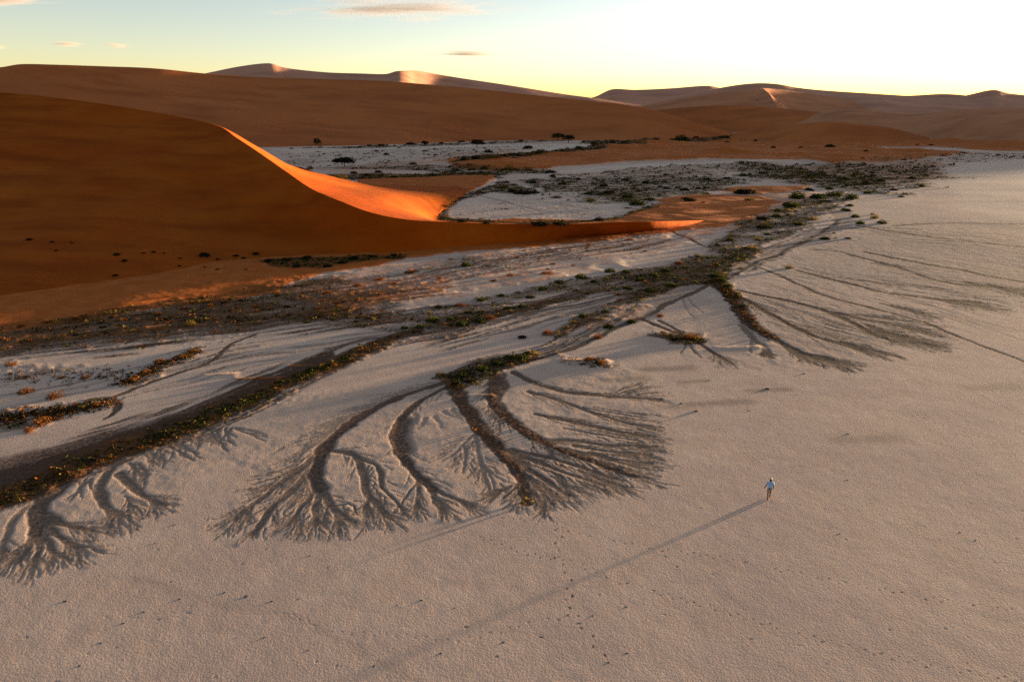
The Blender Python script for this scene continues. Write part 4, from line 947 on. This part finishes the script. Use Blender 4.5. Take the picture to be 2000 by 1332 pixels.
LISTED = [('bank', [(1080, 517, 16, 'dry'), (996, 540, 22, 'dry'), (804, 534, 38, 'dry'), (700, 560, 30, 'dry'), (740, 548, 26, 'dry'), (770, 556, 20, 'dry'), (1206, 576, 18, 'dry'), (1187, 569, 16, 'dry'), (1147, 575, 13, 'green'), (880, 508, 14, 'dry'), (1010, 505, 14, 'dry'), (1150, 480, 18, 'dry'), (1230, 470, 16, 'dry'), (1070, 653, 34, 'dry'), (640, 575, 26, 'dry'), (1052, 507, 12, 'dry'), (1120, 520, 14, 'dry'), (1260, 492, 14, 'dry'), (1070, 527, 12, 'dry'), (860, 545, 20, 'dry')]),
 ('river', [(1119, 632, 24, 'gold'), (1138, 620, 25, 'green'), (1182, 611, 25, 'green'), (1189, 640, 34, 'green'), (1233, 630, 30, 'green'), (1224, 534, 22, 'green'), (1191, 531, 30, 'green'), (1136, 544, 35, 'green'), (1093, 554, 25, 'green'), (1012, 573, 18, 'gold'), (979, 579, 22, 'green'), (856, 602, 25, 'green'), (839, 613, 20, 'gold'), (846, 628, 40, 'green'), (1329, 516, 22, 'dry'), (1250, 548, 30, 'green'), (1280, 540, 26, 'green'), (1300, 530, 24, 'green'), (1270, 570, 34, 'green'), (1310, 560, 30, 'green'), (1230, 565, 24, 'green'), (1160, 552, 24, 'green'), (1060, 566, 28, 'green'), (1035, 582, 26, 'green'), (940, 588, 24, 'green'), (915, 612, 26, 'green'), (880, 625, 24, 'green'), (990, 604, 24, 'green'), (1020, 600, 22, 'green'), (820, 640, 26, 'green'), (790, 642, 22, 'green'), (1000, 700, 30, 'green'), (970, 712, 32, 'green'), (940, 722, 34, 'green'), (905, 735, 36, 'green'), (860, 733, 30, 'gold'), (920, 745, 30, 'dark'), (890, 752, 24, 'dark'), (1030, 692, 24, 'green'), (1410, 550, 34, 'green'), (1395, 540, 30, 'green'), (1420, 560, 26, 'green')]),
 ('delta', [(1415, 487, 18, 'gold'), (1401, 479, 15, 'green'), (1499, 459, 20, 'green'), (1426, 470, 22, 'green'), (1491, 446, 44, 'dark'), (1632, 466, 10, 'gold'), (1629, 456, 12, 'gold'), (1653, 412, 28, 'green'), (1664, 388, 34, 'green'), (1659, 403, 22, 'green'), (1545, 405, 50, 'green'), (1491, 430, 34, 'dark'), (1517, 425, 28, 'green'), (1520, 414, 24, 'green'), (1587, 430, 30, 'gold'), (1560, 440, 26, 'green'), (1373, 398, 13, 'dark'), (1555, 388, 46, 'green'), (1597, 388, 46, 'green'), (1629, 383, 40, 'green'), (1695, 378, 24, 'green'), (1580, 372, 26, 'dark'), (1620, 370, 24, 'green'), (1745, 372, 22, 'dark'), (1690, 360, 24, 'dark'), (1720, 355, 22, 'green'), (1650, 352, 22, 'green'), (1800, 365, 18, 'dark'), (1760, 385, 16, 'dark'), (1780, 350, 20, 'dark')]),
 ('far', [(830, 296, 15, 'dark'), (862, 281, 15, 'dark'), (902, 278, 18, 'dark'), (753, 322, 8, 'dark'), (954, 299, 30, 'dark'), (1030, 290, 28, 'dark'), (633, 302, 10, 'dark'), (780, 290, 12, 'dark'), (745, 285, 22, 'dark'), (720, 286, 16, 'dark'), (800, 283, 26, 'dark'), (830, 281, 24, 'dark'), (690, 289, 8, 'dark'), (735, 296, 14, 'dark'), (850, 303, 12, 'dark'), (570, 291, 12, 'dark'), (895, 296, 12, 'green'), (600, 290, 8, 'dark'), (755, 303, 22, 'dark'), (960, 280, 12, 'dark')]),
 ('farband', [(1017, 277, 17, 'green'), (1192, 274, 18, 'dark'), (1233, 271, 24, 'dark'), (1140, 278, 14, 'dark'), (1260, 274, 22, 'dark'), (1290, 272, 20, 'green'), (1360, 272, 18, 'dark'), (1385, 274, 22, 'green'), (1471, 273, 16, 'dark'), (1450, 267, 10, 'dark'), (1107, 295, 26, 'gold'), (1130, 291, 22, 'green'), (1160, 288, 22, 'green'), (1190, 284, 24, 'green'), (1220, 281, 22, 'dark'), (1085, 300, 22, 'green'), (1050, 304, 20, 'green'), (1010, 307, 22, 'dark'), (985, 311, 18, 'dark'), (930, 315, 24, 'dark'), (905, 319, 22, 'dark'), (890, 334, 24, 'dark'), (870, 340, 22, 'green'), (920, 333, 22, 'dark'), (945, 331, 22, 'green'), (840, 347, 20, 'dark'), (770, 352, 22, 'dark'), (715, 345, 26, 'dark'), (690, 340, 22, 'dark'), (740, 338, 20, 'dark'), (1056, 276, 10, 'dark'), (1250, 281, 20, 'green'), (1075, 338, 30, 'dark')]),
 ('hollow', [(982, 368, 36, 'gold'), (1156, 394, 34, 'gold'), (1189, 378, 30, 'dark'), (1150, 380, 28, 'green'), (1178, 364, 24, 'green'), (1301, 369, 20, 'dark'), (1340, 391, 26, 'dark'), (1336, 372, 26, 'dark'), (1225, 386, 32, 'green'), (1270, 392, 28, 'green'), (1100, 360, 22, 'dark'), (1040, 358, 22, 'green'), (1130, 352, 20, 'dark'), (1220, 352, 22, 'green'), (1260, 358, 22, 'dark'), (1300, 345, 18, 'green'), (1380, 352, 22, 'green'), (1363, 369, 18, 'dark'), (1420, 350, 22, 'dark'), (1080, 346, 20, 'green'), (1000, 375, 26, 'dark'), (865, 425, 24, 'gold'), (872, 405, 20, 'gold'), (900, 390, 20, 'gold'), (935, 377, 22, 'gold'), (905, 434, 34, 'dark'), (950, 437, 22, 'dark'), (1050, 440, 46, 'dark'), (1095, 440, 44, 'dark'), (1170, 432, 26, 'dark'), (1110, 392, 12, 'dry'), (1060, 382, 10, 'dark'), (1450, 345, 24, 'green'), (1490, 340, 24, 'green')]),
 ('red', [(1524, 267, 20, 'dark'), (1545, 269, 22, 'dark'), (1578, 290, 12, 'dark'), (1792, 285, 10, 'dark'), (1820, 285, 14, 'dark'), (1928, 282, 10, 'dark'), (1746, 269, 10, 'dark'), (1510, 290, 14, 'dark'), (1660, 270, 8, 'dark'), (1690, 300, 12, 'dark'), (1880, 300, 14, 'dark'), (1840, 306, 14, 'dark'), (1950, 304, 14, 'dark'), (1420, 283, 14, 'dark'), (1475, 279, 10, 'dark')]),
 ('duneshrub', [(300, 493, 12, 'dark'), (350, 505, 10, 'dark'), (460, 500, 16, 'dark'), (500, 497, 22, 'dark'), (425, 530, 10, 'dark'), (480, 530, 10, 'dark'), (310, 536, 9, 'dark'), (350, 520, 10, 'dark'), (140, 475, 10, 'dark'), (110, 490, 10, 'dark'), (102, 473, 12, 'dark'), (400, 525, 9, 'dark'), (408, 558, 11, 'dry'), (280, 495, 12, 'dark'), (320, 495, 10, 'dark'), (475, 505, 14, 'dark'), (425, 507, 12, 'dark')]),
 ('belt', [(40, 640, 22, 'dry'), (95, 632, 22, 'dry'), (150, 625, 22, 'dry'), (200, 640, 20, 'dark'), (260, 650, 20, 'gold'), (310, 615, 22, 'dry'), (360, 605, 22, 'dry'), (410, 600, 20, 'dry'), (450, 620, 20, 'dark'), (500, 600, 22, 'dry'), (540, 575, 22, 'dry'), (580, 560, 22, 'dry'), (560, 600, 20, 'dark'), (620, 605, 22, 'dry'), (660, 595, 24, 'dry'), (700, 590, 22, 'dry'), (150, 655, 20, 'dark'), (60, 668, 20, 'dry'), (600, 630, 18, 'green'), (650, 625, 18, 'green'), (700, 622, 18, 'green'), (330, 640, 18, 'gold'), (525, 515, 26, 'dark'), (560, 512, 30, 'dark'), (600, 508, 26, 'dark'), (640, 524, 26, 'dark'), (580, 525, 26, 'dark'), (690, 510, 26, 'dark'), (730, 506, 24, 'dark'), (670, 518, 22, 'dark'), (770, 502, 22, 'dark')]),
]
ORD = ['leftmost', 'second from left', 'third from left', 'fourth from left', 'fifth from left', 'sixth from left', 'seventh from left', 'eighth from left', 'ninth from left', 'tenth from left', 'eleventh from left', 'twelfth from left', 'thirteenth from left', 'fourteenth from left', 'fifteenth from left', 'sixteenth from left']
COLW = {'green': 'green', 'gold': 'golden', 'dry': 'rusty', 'dark': 'dark'}
for zn, lst in LISTED:
    fam = {}
    ws = sorted(q[2] for q in lst); lo, hi = ws[len(ws) // 3], ws[2 * len(ws) // 3]
    for (u, v, w_, kd) in sorted(lst):
        size = 'small' if w_ <= lo else 'wide' if w_ > hi else 'medium'
        key = (size, kd); i = fam.get(key, 0); fam[key] = i + 1
        many = sum(1 for q in lst if q[3] == kd and ('small' if q[2] <= lo else 'wide' if q[2] > hi else 'medium') == size)
        pos = '' if many == 1 else ', rightmost of its kind' if i == many - 1 else ', ' + ORD[min(i, 15)] + ' of its kind'
        bush(u, v, w_, kd, size + ' ' + COLW[kd] + ' ' + ZONES[zn][0] + pos, ZONES[zn][1])
# ---- dry specks of dead plants on the open pan
lb_t = 'tiny dead tuft casting a speck on the open clay pan'
for (u, v, w_) in [(480, 1165, 12), (437, 1157, 8), (530, 1174, 8), (127, 1174, 10), (340, 1025, 8), (302, 1061, 6), (983, 1254, 9), (860, 1276, 8), (823, 1172, 8), (888, 1187, 6), (1222, 1185, 8), (605, 1085, 6), (240, 1217, 8), (197, 1255, 8), (350, 1170, 8), (460, 1245, 6), (515, 1245, 7), (155, 1300, 8), (280, 1195, 8), (1655, 847, 8), (1655, 937, 6), (1385, 743, 8), (1110, 1200, 7), (1157, 1202, 7), (1188, 1293, 8), (1224, 1275, 8), (1330, 788, 12), (1463, 802, 7), (1640, 1042, 6), (1570, 705 + 25, 9), (1905, 1055, 7), (1875, 1040, 6), (776, 1182, 6), (600, 1270, 7), (730, 1300, 7)]:
    o = bush(u, v, w_, 'dark', lb_t, 'dead tufts on the open pan', 'dead_tuft', 'tuft', twigs=False, hs=0.28)

# ---- low scrub nobody could count: thousands of small clumps
def scrub():
    rng = np.random.default_rng(5)
    pts = []
    def along(pts_px, half, n, mixk, s0, s1):
        P = poly_world(pts_px, 1.5)
        for _ in range(n):
            k = rng.integers(0, len(P)); q = P[k] + rng.normal(size=2) * half * .55 + rng.uniform(-1, 1, 2) * .5
            pts.append((q[0], q[1], rng.uniform(s0, s1) * (1 + 0.6 * rng.random() ** 4), mixk[rng.integers(0, len(mixk))]))
    G_, O_, D_, Y_ = 0, 1, 2, 3
    gmix = [G_, G_, G_, D_, Y_]; omix = [O_, O_, D_, D_, Y_]; dmix = [D_, D_, G_, O_]
    R_ = np.hypot(X, Y)[:, :NTH]
    wgt = np.clip(veg[:, :NTH] - .18, 0, 1) ** 2 * (np.gradient(rs)[:, None] * R_) / (0.15 + R_ * .0011) ** 2 * np.clip(1.3 - R_ / 900, 0, 1)
    wgt[R_ > 900] = 0
    cum = np.cumsum(wgt.ravel()); pick = np.searchsorted(cum, rng.random(20000) * cum[-1])
    ii, jj = np.unravel_index(pick, R_.shape)
    for i, j in zip(ii, jj):
        x = X[i, j] + rng.normal() * .15; y = Y[i, j] + rng.normal() * .2; d = R_[i, j]
        sc_ = (0.085 + d * .0010) * rng.uniform(.4, 1.2) * (1 + 2.0 * rng.random() ** 5)
        left = (x < -8 and d < 125) or rust[i, j] > .35
        mk = omix if left and rng.random() < .8 else gmix if d < 420 else dmix
        pts.append((x, y, sc_, mk[rng.integers(0, len(mk))]))
    along([(880, 745), (940, 720), (1020, 700)], 1.6, 200, gmix, .08, .3)
    along([(680, 700), (600, 730), (545, 752)], 1.0, 150, gmix, .08, .28)
    along([(530, 768), (450, 795), (380, 825), (330, 845)], 1.7, 330, gmix, .07, .26)
    along([(330, 850), (200, 893), (90, 942), (0, 975)], 1.5, 260, dmix, .06, .2)
    along([(1395, 545), (1425, 570), (1450, 600)], 1.4, 240, dmix, .12, .3)
    along([(1450, 605), (1480, 640), (1510, 660)], 0.9, 220, omix, .08, .2)
    along([(920, 790), (950, 830), (975, 865)], 0.9, 160, omix, .04, .1)
    along([(985, 812), (1035, 850), (1100, 880)], 0.7, 150, omix, .04, .1)
    along([(1300, 655), (1350, 662), (1370, 665)], 1.2, 160, omix, .1, .24)
    along([(900, 520), (1100, 500), (1280, 475)], 6, 200, omix, .1, .28)
    along([(0, 820), (80, 810), (190, 793)], 1.6, 420, omix, .1, .3)
    along([(0, 740), (150, 730), (260, 735)], 2.4, 240, omix, .08, .24)
    along([(250, 745), (320, 712), (380, 690)], 1.0, 260, omix, .1, .3)
    along([(1150, 706), (1180, 712)], 1.4, 120, omix, .08, .22)
    A = np.array([(x, y, s_, k_) for x, y, s_, k_ in pts])
    m_ = 8; N = len(A)
    z = np.array([ground_z(x, y) for x, y in A[:, :2]])
    sc2 = np.repeat(A[:, 2], m_)
    az = rng.random(N * m_) * 2 * math.pi; el = np.arcsin(rng.random(N * m_)); rr = rng.uniform(.6, 1.05, N * m_)
    C = np.stack([np.cos(az) * np.cos(el) * rr * 1.15, np.sin(az) * np.cos(el) * rr * 1.15, np.sin(el) * rr * .6], 1) * sc2[:, None]
    C += np.repeat(np.stack([A[:, 0], A[:, 1], z], 1), m_, 0)
    V = leaf_cloud(C, rng.uniform(.6, 1.05, N * m_) * sc2, rng, .4, .6)
    tint = rng.uniform(0, 1, N * m_); kind = np.repeat(A[:, 3], m_)
    me = bpy.data.meshes.new('scrub')
    quads_to(me, V, np.arange(len(V), dtype=np.int32).reshape(-1, 4), False)
    add_attr(me, 'tint', tint, 'FACE'); 
    for kd in ('green', 'dry', 'dark', 'gold'): me.materials.append(LM[kd])
    me.polygons.foreach_set('material_index', kind.astype(np.int32))
    o = link('scrub', me)
    tag(o, 'low scrub and litter covering the dry river bed and scrub belts', 'scrub', kind='stuff')
    return len(A)
scrub()

# ---- trees
def tree(u, v, wpx, hpx, label, seed, kind='dark', trunk=0.4, group='trees on the far pan'):
    rng = np.random.default_rng(seed)
    p = G(u, v); ps = px_size(p); W = wpx * ps; H = hpx * ps
    z = ground_z(p[0], p[1])
    root = bpy.data.objects.new('acacia_tree', None); COL.objects.link(root)
    root.location = (p[0], p[1], z)
    tag(root, label, 'tree', group)
    bmv = []; bmf = []
    def limb(a, b, ra, rb, seg=6):
        a = np.array(a, float); b = np.array(b, float); d = (b - a) / np.linalg.norm(b - a)
        e = np.cross(d, [0.3, 1, .2]); e /= np.linalg.norm(e); f = np.cross(d, e)
        i = len(bmv)
        for c_, r_ in ((a, ra), ((a + b) / 2 + rng.normal(size=3) * .04 * H, (ra + rb) / 2), (b, rb)):
            for q in range(seg):
                w_ = q * 2 * math.pi / seg
                bmv.append(tuple(c_ + r_ * (math.cos(w_) * e + math.sin(w_) * f)))
        for s_ in range(2):
            for q in range(seg):
                bmf.append((i + s_ * seg + q, i + s_ * seg + (q + 1) % seg, i + (s_ + 1) * seg + (q + 1) % seg, i + (s_ + 1) * seg + q))
    fork = np.array([rng.uniform(-.04, .04) * W, 0, trunk * H])
    limb((0, 0, -.2), fork, .055 * H, .04 * H)
    ends = []
    for q in range(7):
        a = q * 0.9 + rng.uniform(-.3, .3)
        e = fork + np.array([math.cos(a) * W * rng.uniform(.2, .38), math.sin(a) * W * rng.uniform(.2, .38), H * rng.uniform(.25, .5)])
        limb(fork, e, .03 * H, .012 * H); ends.append(e)
        for _ in range(2):
            e2 = e + np.array([rng.uniform(-.12, .12) * W, rng.uniform(-.12, .12) * W, rng.uniform(.05, .18) * H])
            limb(e, e2, .012 * H, .005 * H); ends.append(e2)
    me = bpy.data.meshes.new('trunk'); me.from_pydata(bmv, [], bmf); me.materials.append(M_BARK)
    link('trunk', me, None, root)
    n = 950
    cl = [(rng.uniform(-.42, .42) * W, rng.uniform(-.42, .42) * W) for _ in range(26)]
    C = []
    for _ in range(n):
        cx, cy = cl[rng.integers(0, len(cl))]
        rr = math.hypot(cx, cy) / (.5 * W)
        top = (trunk * .8 + (1 - trunk * .8) * math.sqrt(max(0.02, 1 - rr * rr * .9))) * H
        bot = trunk * H * (0.75 + .5 * rr)
        C.append((cx + rng.normal() * .07 * W, cy + rng.normal() * .07 * W, bot + (top - bot) * rng.random() ** .6))
    C = np.array(C)
    V = leaf_cloud(C, rng.uniform(.05, .11, n) * W, rng, .2, .6)
    cr = foliage_mesh('crown', V, np.clip(rng.normal(.4, .25, n), 0, 1), LM[kind])
    link('crown', cr, None, root)
tree(673, 327, 42, 19, 'nearest and widest dark tree on the pan, right of the bright dune slope', 1)
tree(620, 285, 15, 15, 'round dark tree furthest left, at the foot of the long dune', 2, trunk=.25)
tree(933, 288, 27, 15, 'dark flat crowned tree in the middle of the far pan', 3)
tree(1110, 279, 24, 15, 'dark tree right of the far pan in front of a green one', 4)
tree(1089, 275, 27, 14, 'green tree left behind the dark one at the far scrub line', 5, 'green')
# ================================================================== PERSON
def skin_mesh(name, verts, edges, rad, sub=2):
    me = bpy.data.meshes.new(name + '_cage'); me.from_pydata(verts, edges, [])
    o = bpy.data.objects.new(name + '_cage', me); COL.objects.link(o)
    o.modifiers.new('s', 'SKIN'); sb = o.modifiers.new('d', 'SUBSURF'); sb.levels = sub; sb.render_levels = sub
    for i, v in enumerate(me.skin_vertices[0].data):
        rr = rad[i]; v.radius = rr if isinstance(rr, tuple) else (rr, rr); v.use_root = (i == 0)
    dg = bpy.context.evaluated_depsgraph_get(); dg.update()
    out = bpy.data.meshes.new_from_object(o.evaluated_get(dg))
    out.name = name
    bpy.data.objects.remove(o); bpy.data.meshes.remove(me)
    out.polygons.foreach_set('use_smooth', np.ones(len(out.polygons), bool))
    return out
def plain(name, c, rough=.85):
    k_ = NT(name); n_ = k_.noise(30, 3)
    k_.surf(k_.mix(n_, tuple(x * .85 for x in c), c), rough); return k_.m
def person():
    root = bpy.data.objects.new('person', None); COL.objects.link(root)
    p = G(1501, 974); root.location = (p[0], p[1], ground_z(p[0], p[1])); root.rotation_euler = (0, 0, math.radians(-12))
    tag(root, 'walker in light blue shirt, tan shorts and pale cap crossing the open pan', 'person')
    skin = plain('skin', (0.17, 0.075, 0.04)); 
    # x right, y forward (away from the camera), mid stride: left leg trails, right leg leads
    V = [(0, 0, .95), (0, 0, 1.12), (0, .02, 1.30), (0, .03, 1.44), (0, .04, 1.53), (0, .05, 1.62), (0, .055, 1.72),
         (-.17, .03, 1.42), (-.30, -.02, 1.16), (-.40, .06, .93), (-.42, .09, .86),
         (.17, .03, 1.42), (.26, .02, 1.15), (.27, .12, .90), (.27, .15, .83),
         (-.09, 0, .90), (-.11, -.06, .50), (-.13, -.36, .12), (-.13, -.30, .05), (-.12, -.19, .02),
         (.09, 0, .90), (.11, .20, .50), (.11, .22, .10), (.11, .24, .04), (.11, .37, .035)]
    E = [(0, 1), (1, 2), (2, 3), (3, 4), (4, 5), (5, 6), (3, 7), (7, 8), (8, 9), (9, 10), (3, 11), (11, 12), (12, 13), (13, 14), (0, 15), (15, 16), (16, 17), (17, 18), (18, 19), (0, 20), (20, 21), (21, 22), (22, 23), (23, 24)]
    R = [(.15, .11), (.14, .10), (.17, .11), (.13, .09), .055, .085, .085, .065, .045, .032, .035, .065, .045, .032, .035, .095, .06, .04, .04, .03, .095, .06, .04, .04, .03]
    body = skin_mesh('body', V, E, R)
    bm = bmesh.new(); bm.from_mesh(body)
    def tube(a, b, r0, r1):
        a = Vector(a); b = Vector(b); d = (b - a).normalized(); e = d.cross(Vector((.2, .9, .3))).normalized(); f = d.cross(e)
        ring = [[bm.verts.new(c + r_ * (math.cos(q * 1.0472) * e + math.sin(q * 1.0472) * f)) for q in range(6)] for c, r_ in ((a, r0), (a.lerp(b, .55) + Vector((0, .006, 0)), r0 * .95), (b, r1))]
        for s_ in range(2):
            for q in range(6): bm.faces.new((ring[s_][q], ring[s_][(q + 1) % 6], ring[s_ + 1][(q + 1) % 6], ring[s_ + 1][q]))
        bm.faces.new(ring[2])
    for hx, hy, hz, sx in ((-.42, .09, .86, -1), (.27, .15, .83, 1)):
        for q, ln in enumerate((.07, .085, .08, .062)):
            tube((hx, hy - .025 + q * .018, hz + .01), (hx - sx * .012, hy - .028 + q * .021, hz - ln), .0095, .006)
        tube((hx, hy + .02, hz + .035), (hx - sx * .02, hy + .06, hz - .02), .011, .007)
    # nose and ears on the head
    for c, s_ in (((0, .145, 1.665), (.012, .02, .022)), ((-.085, .05, 1.665), (.012, .02, .03)), ((.085, .05, 1.665), (.012, .02, .03)), ((-.03, .125, 1.69), (.014, .01, .008)), ((.03, .125, 1.69), (.014, .01, .008)), ((0, .13, 1.625), (.028, .008, .007))):
        r_ = bmesh.ops.create_icosphere(bm, subdivisions=1, radius=1)
        for v_ in r_['verts']: v_.co = Vector((v_.co.x * s_[0] + c[0], v_.co.y * s_[1] + c[1], v_.co.z * s_[2] + c[2]))
    bm.to_mesh(body); bm.free()
    link('body', body, skin, root)
    sh = skin_mesh('shirt', [(0, .01, 1.12), (0, .01, 1.0), (0, .02, 1.30), (0, .03, 1.44), (0, .035, 1.50), (-.18, .03, 1.425), (-.27, -.005, 1.23), (.18, .03, 1.425), (.245, .02, 1.22)], [(1, 0), (0, 2), (2, 3), (3, 4), (3, 5), (5, 6), (3, 7), (7, 8)],
                   [(.17, .13), (.175, .135), (.195, .135), (.16, .11), .075, .09, .085, .09, .085])
    link('shirt', sh, plain('blue_cotton', (0.28, 0.46, 0.72)), root)
    so = skin_mesh('shorts', [(0, 0, .94), (0, 0, 1.0), (-.095, -.01, .86), (-.105, -.05, .56), (.095, .03, .86), (.11, .16, .60)], [(0, 1), (0, 2), (2, 3), (0, 4), (4, 5)], [(.165, .13), (.16, .125), .115, .095, .115, .095])
    link('shorts', so, plain('tan_cotton', (0.36, 0.24, 0.15)), root)
    bmb = bmesh.new()
    bmesh.ops.create_cone(bmb, segments=20, radius1=1, radius2=1, depth=.04, cap_ends=True)
    for v_ in bmb.verts: v_.co = Vector((v_.co.x * .178, v_.co.y * .142, v_.co.z + .985))
    me = bpy.data.meshes.new('belt'); bmb.to_mesh(me); bmb.free(); link('belt', me, plain('navy_belt', (0.02, 0.022, 0.05)), root)
    bmh = bmesh.new()
    bmesh.ops.create_uvsphere(bmh, u_segments=18, v_segments=10, radius=1)
    for v_ in bmh.verts:
        z_ = max(v_.co.z, -0.12)
        v_.co = Vector((v_.co.x * .108, v_.co.y * .118 + .05, 1.715 + z_ * .10))
        if z_ < 0 and v_.co.y > .1: v_.co.y += .07
    me = bpy.data.meshes.new('cap'); bmh.to_mesh(me); bmh.free(); me.polygons.foreach_set('use_smooth', np.ones(len(me.polygons), bool))
    link('cap', me, plain('pale_cap', (0.50, 0.42, 0.27)), root)
    bmh = bmesh.new(); bmesh.ops.create_uvsphere(bmh, u_segments=14, v_segments=8, radius=1)
    for v_ in bmh.verts: v_.co = Vector((v_.co.x * .094, v_.co.y * .07 + .0, 1.655 + v_.co.z * .07))
    me = bpy.data.meshes.new('hair'); bmh.to_mesh(me); bmh.free(); link('hair', me, plain('dark_hair', (0.02, 0.015, 0.012)), root)
    for (x, y, z, t) in ((-.13, -.27, .055, .5), (.11, .29, .045, 0)):
        bmh = bmesh.new(); bmesh.ops.create_uvsphere(bmh, u_segments=14, v_segments=8, radius=1)
        for v_ in bmh.verts:
            q = Vector((v_.co.x * .05, v_.co.y * .14, max(v_.co.z, -.6) * .065))
            q = Vector((q.x, q.y * math.cos(t) + q.z * math.sin(t), -q.y * math.sin(t) + q.z * math.cos(t)))
            v_.co = q + Vector((x, y, z + .02 + .03 * t))
        me = bpy.data.meshes.new('shoe'); bmh.to_mesh(me); bmh.free(); link('shoe', me, plain('brown_leather', (0.05, 0.015, 0.01)), root)
person()

# ================================================================== CLOUDS
def cloud(u0, u1, v, vh, seed, label, dens=1.0):
    Yc = 13000.0
    a = ray(u0, v); b = ray(u1, v)
    xa = a[0] / a[1] * Yc; xb = b[0] / b[1] * Yc
    zc = CAM_H + ray((u0 + u1) / 2, v)[2] / ray((u0 + u1) / 2, v)[1] * Yc
    hz = vh / FPX * Yc
    bmc = bmesh.new(); bmesh.ops.create_icosphere(bmc, subdivisions=3, radius=1)
    me = bpy.data.meshes.new('cloud'); bmc.to_mesh(me); bmc.free()
    k = NT('cloud_vapour')
    tc = k.n('ShaderNodeTexCoord').outputs['Object']
    mp = k.n('ShaderNodeMapping'); k.l(tc, mp.inputs['Vector'])
    L = (xb - xa) / 2
    mp.inputs['Scale'].default_value = (L / 1500.0, 1.4, 2.6); mp.inputs['Location'].default_value = (seed * 3.7, seed, 0)
    n_ = k.noise(1.6, 5, .62, mp.outputs[0])
    ln = k.n('ShaderNodeVectorMath', operation='LENGTH'); k.l(tc, ln.inputs[0])
    fall = k.remap(ln.outputs['Value'], .1, 1.0, .27, -.24)
    d = k.math('MULTIPLY', k.math('MAXIMUM', k.math('SUBTRACT', k.math('ADD', n_, fall), .52), 0.0), 0.015 * dens)
    pv = k.n('ShaderNodeVolumePrincipled')
    pv.inputs['Color'].default_value = (0.50, 0.43, 0.41, 1); pv.inputs['Anisotropy'].default_value = 0.0
    k.l(d, pv.inputs['Density']); k.l(pv.outputs[0], k.out.inputs['Volume'])
    o = link('cloud', me, k.m)
    o.location = ((xa + xb) / 2, Yc, zc); o.scale = (L, 420, hz)
    tag(o, label, 'cloud')
cloud(400, 1160, 18, 30, 1, 'long grey streaked cloud at the top middle of the sky')
cloud(-180, 175, 2, 14, 2, 'pale cloud cut by the top left corner of the sky')
cloud(805, 1020, 106, 9, 3, 'thin brownish streak of cloud low above the dunes, middle', 2.0)
cloud(85, 180, 87, 7, 4, 'small wisp of cloud low on the left, left one of two', 1.2)
cloud(195, 265, 90, 6, 5, 'small wisp of cloud low on the left, right one of two', 1.2)
cloud(-40, 22, 92, 6, 6, 'tiny wisp of cloud at the left edge of the sky', 1.2)
SC.cycles.volume_bounces = 1
SC.cycles.volume_max_steps = 64
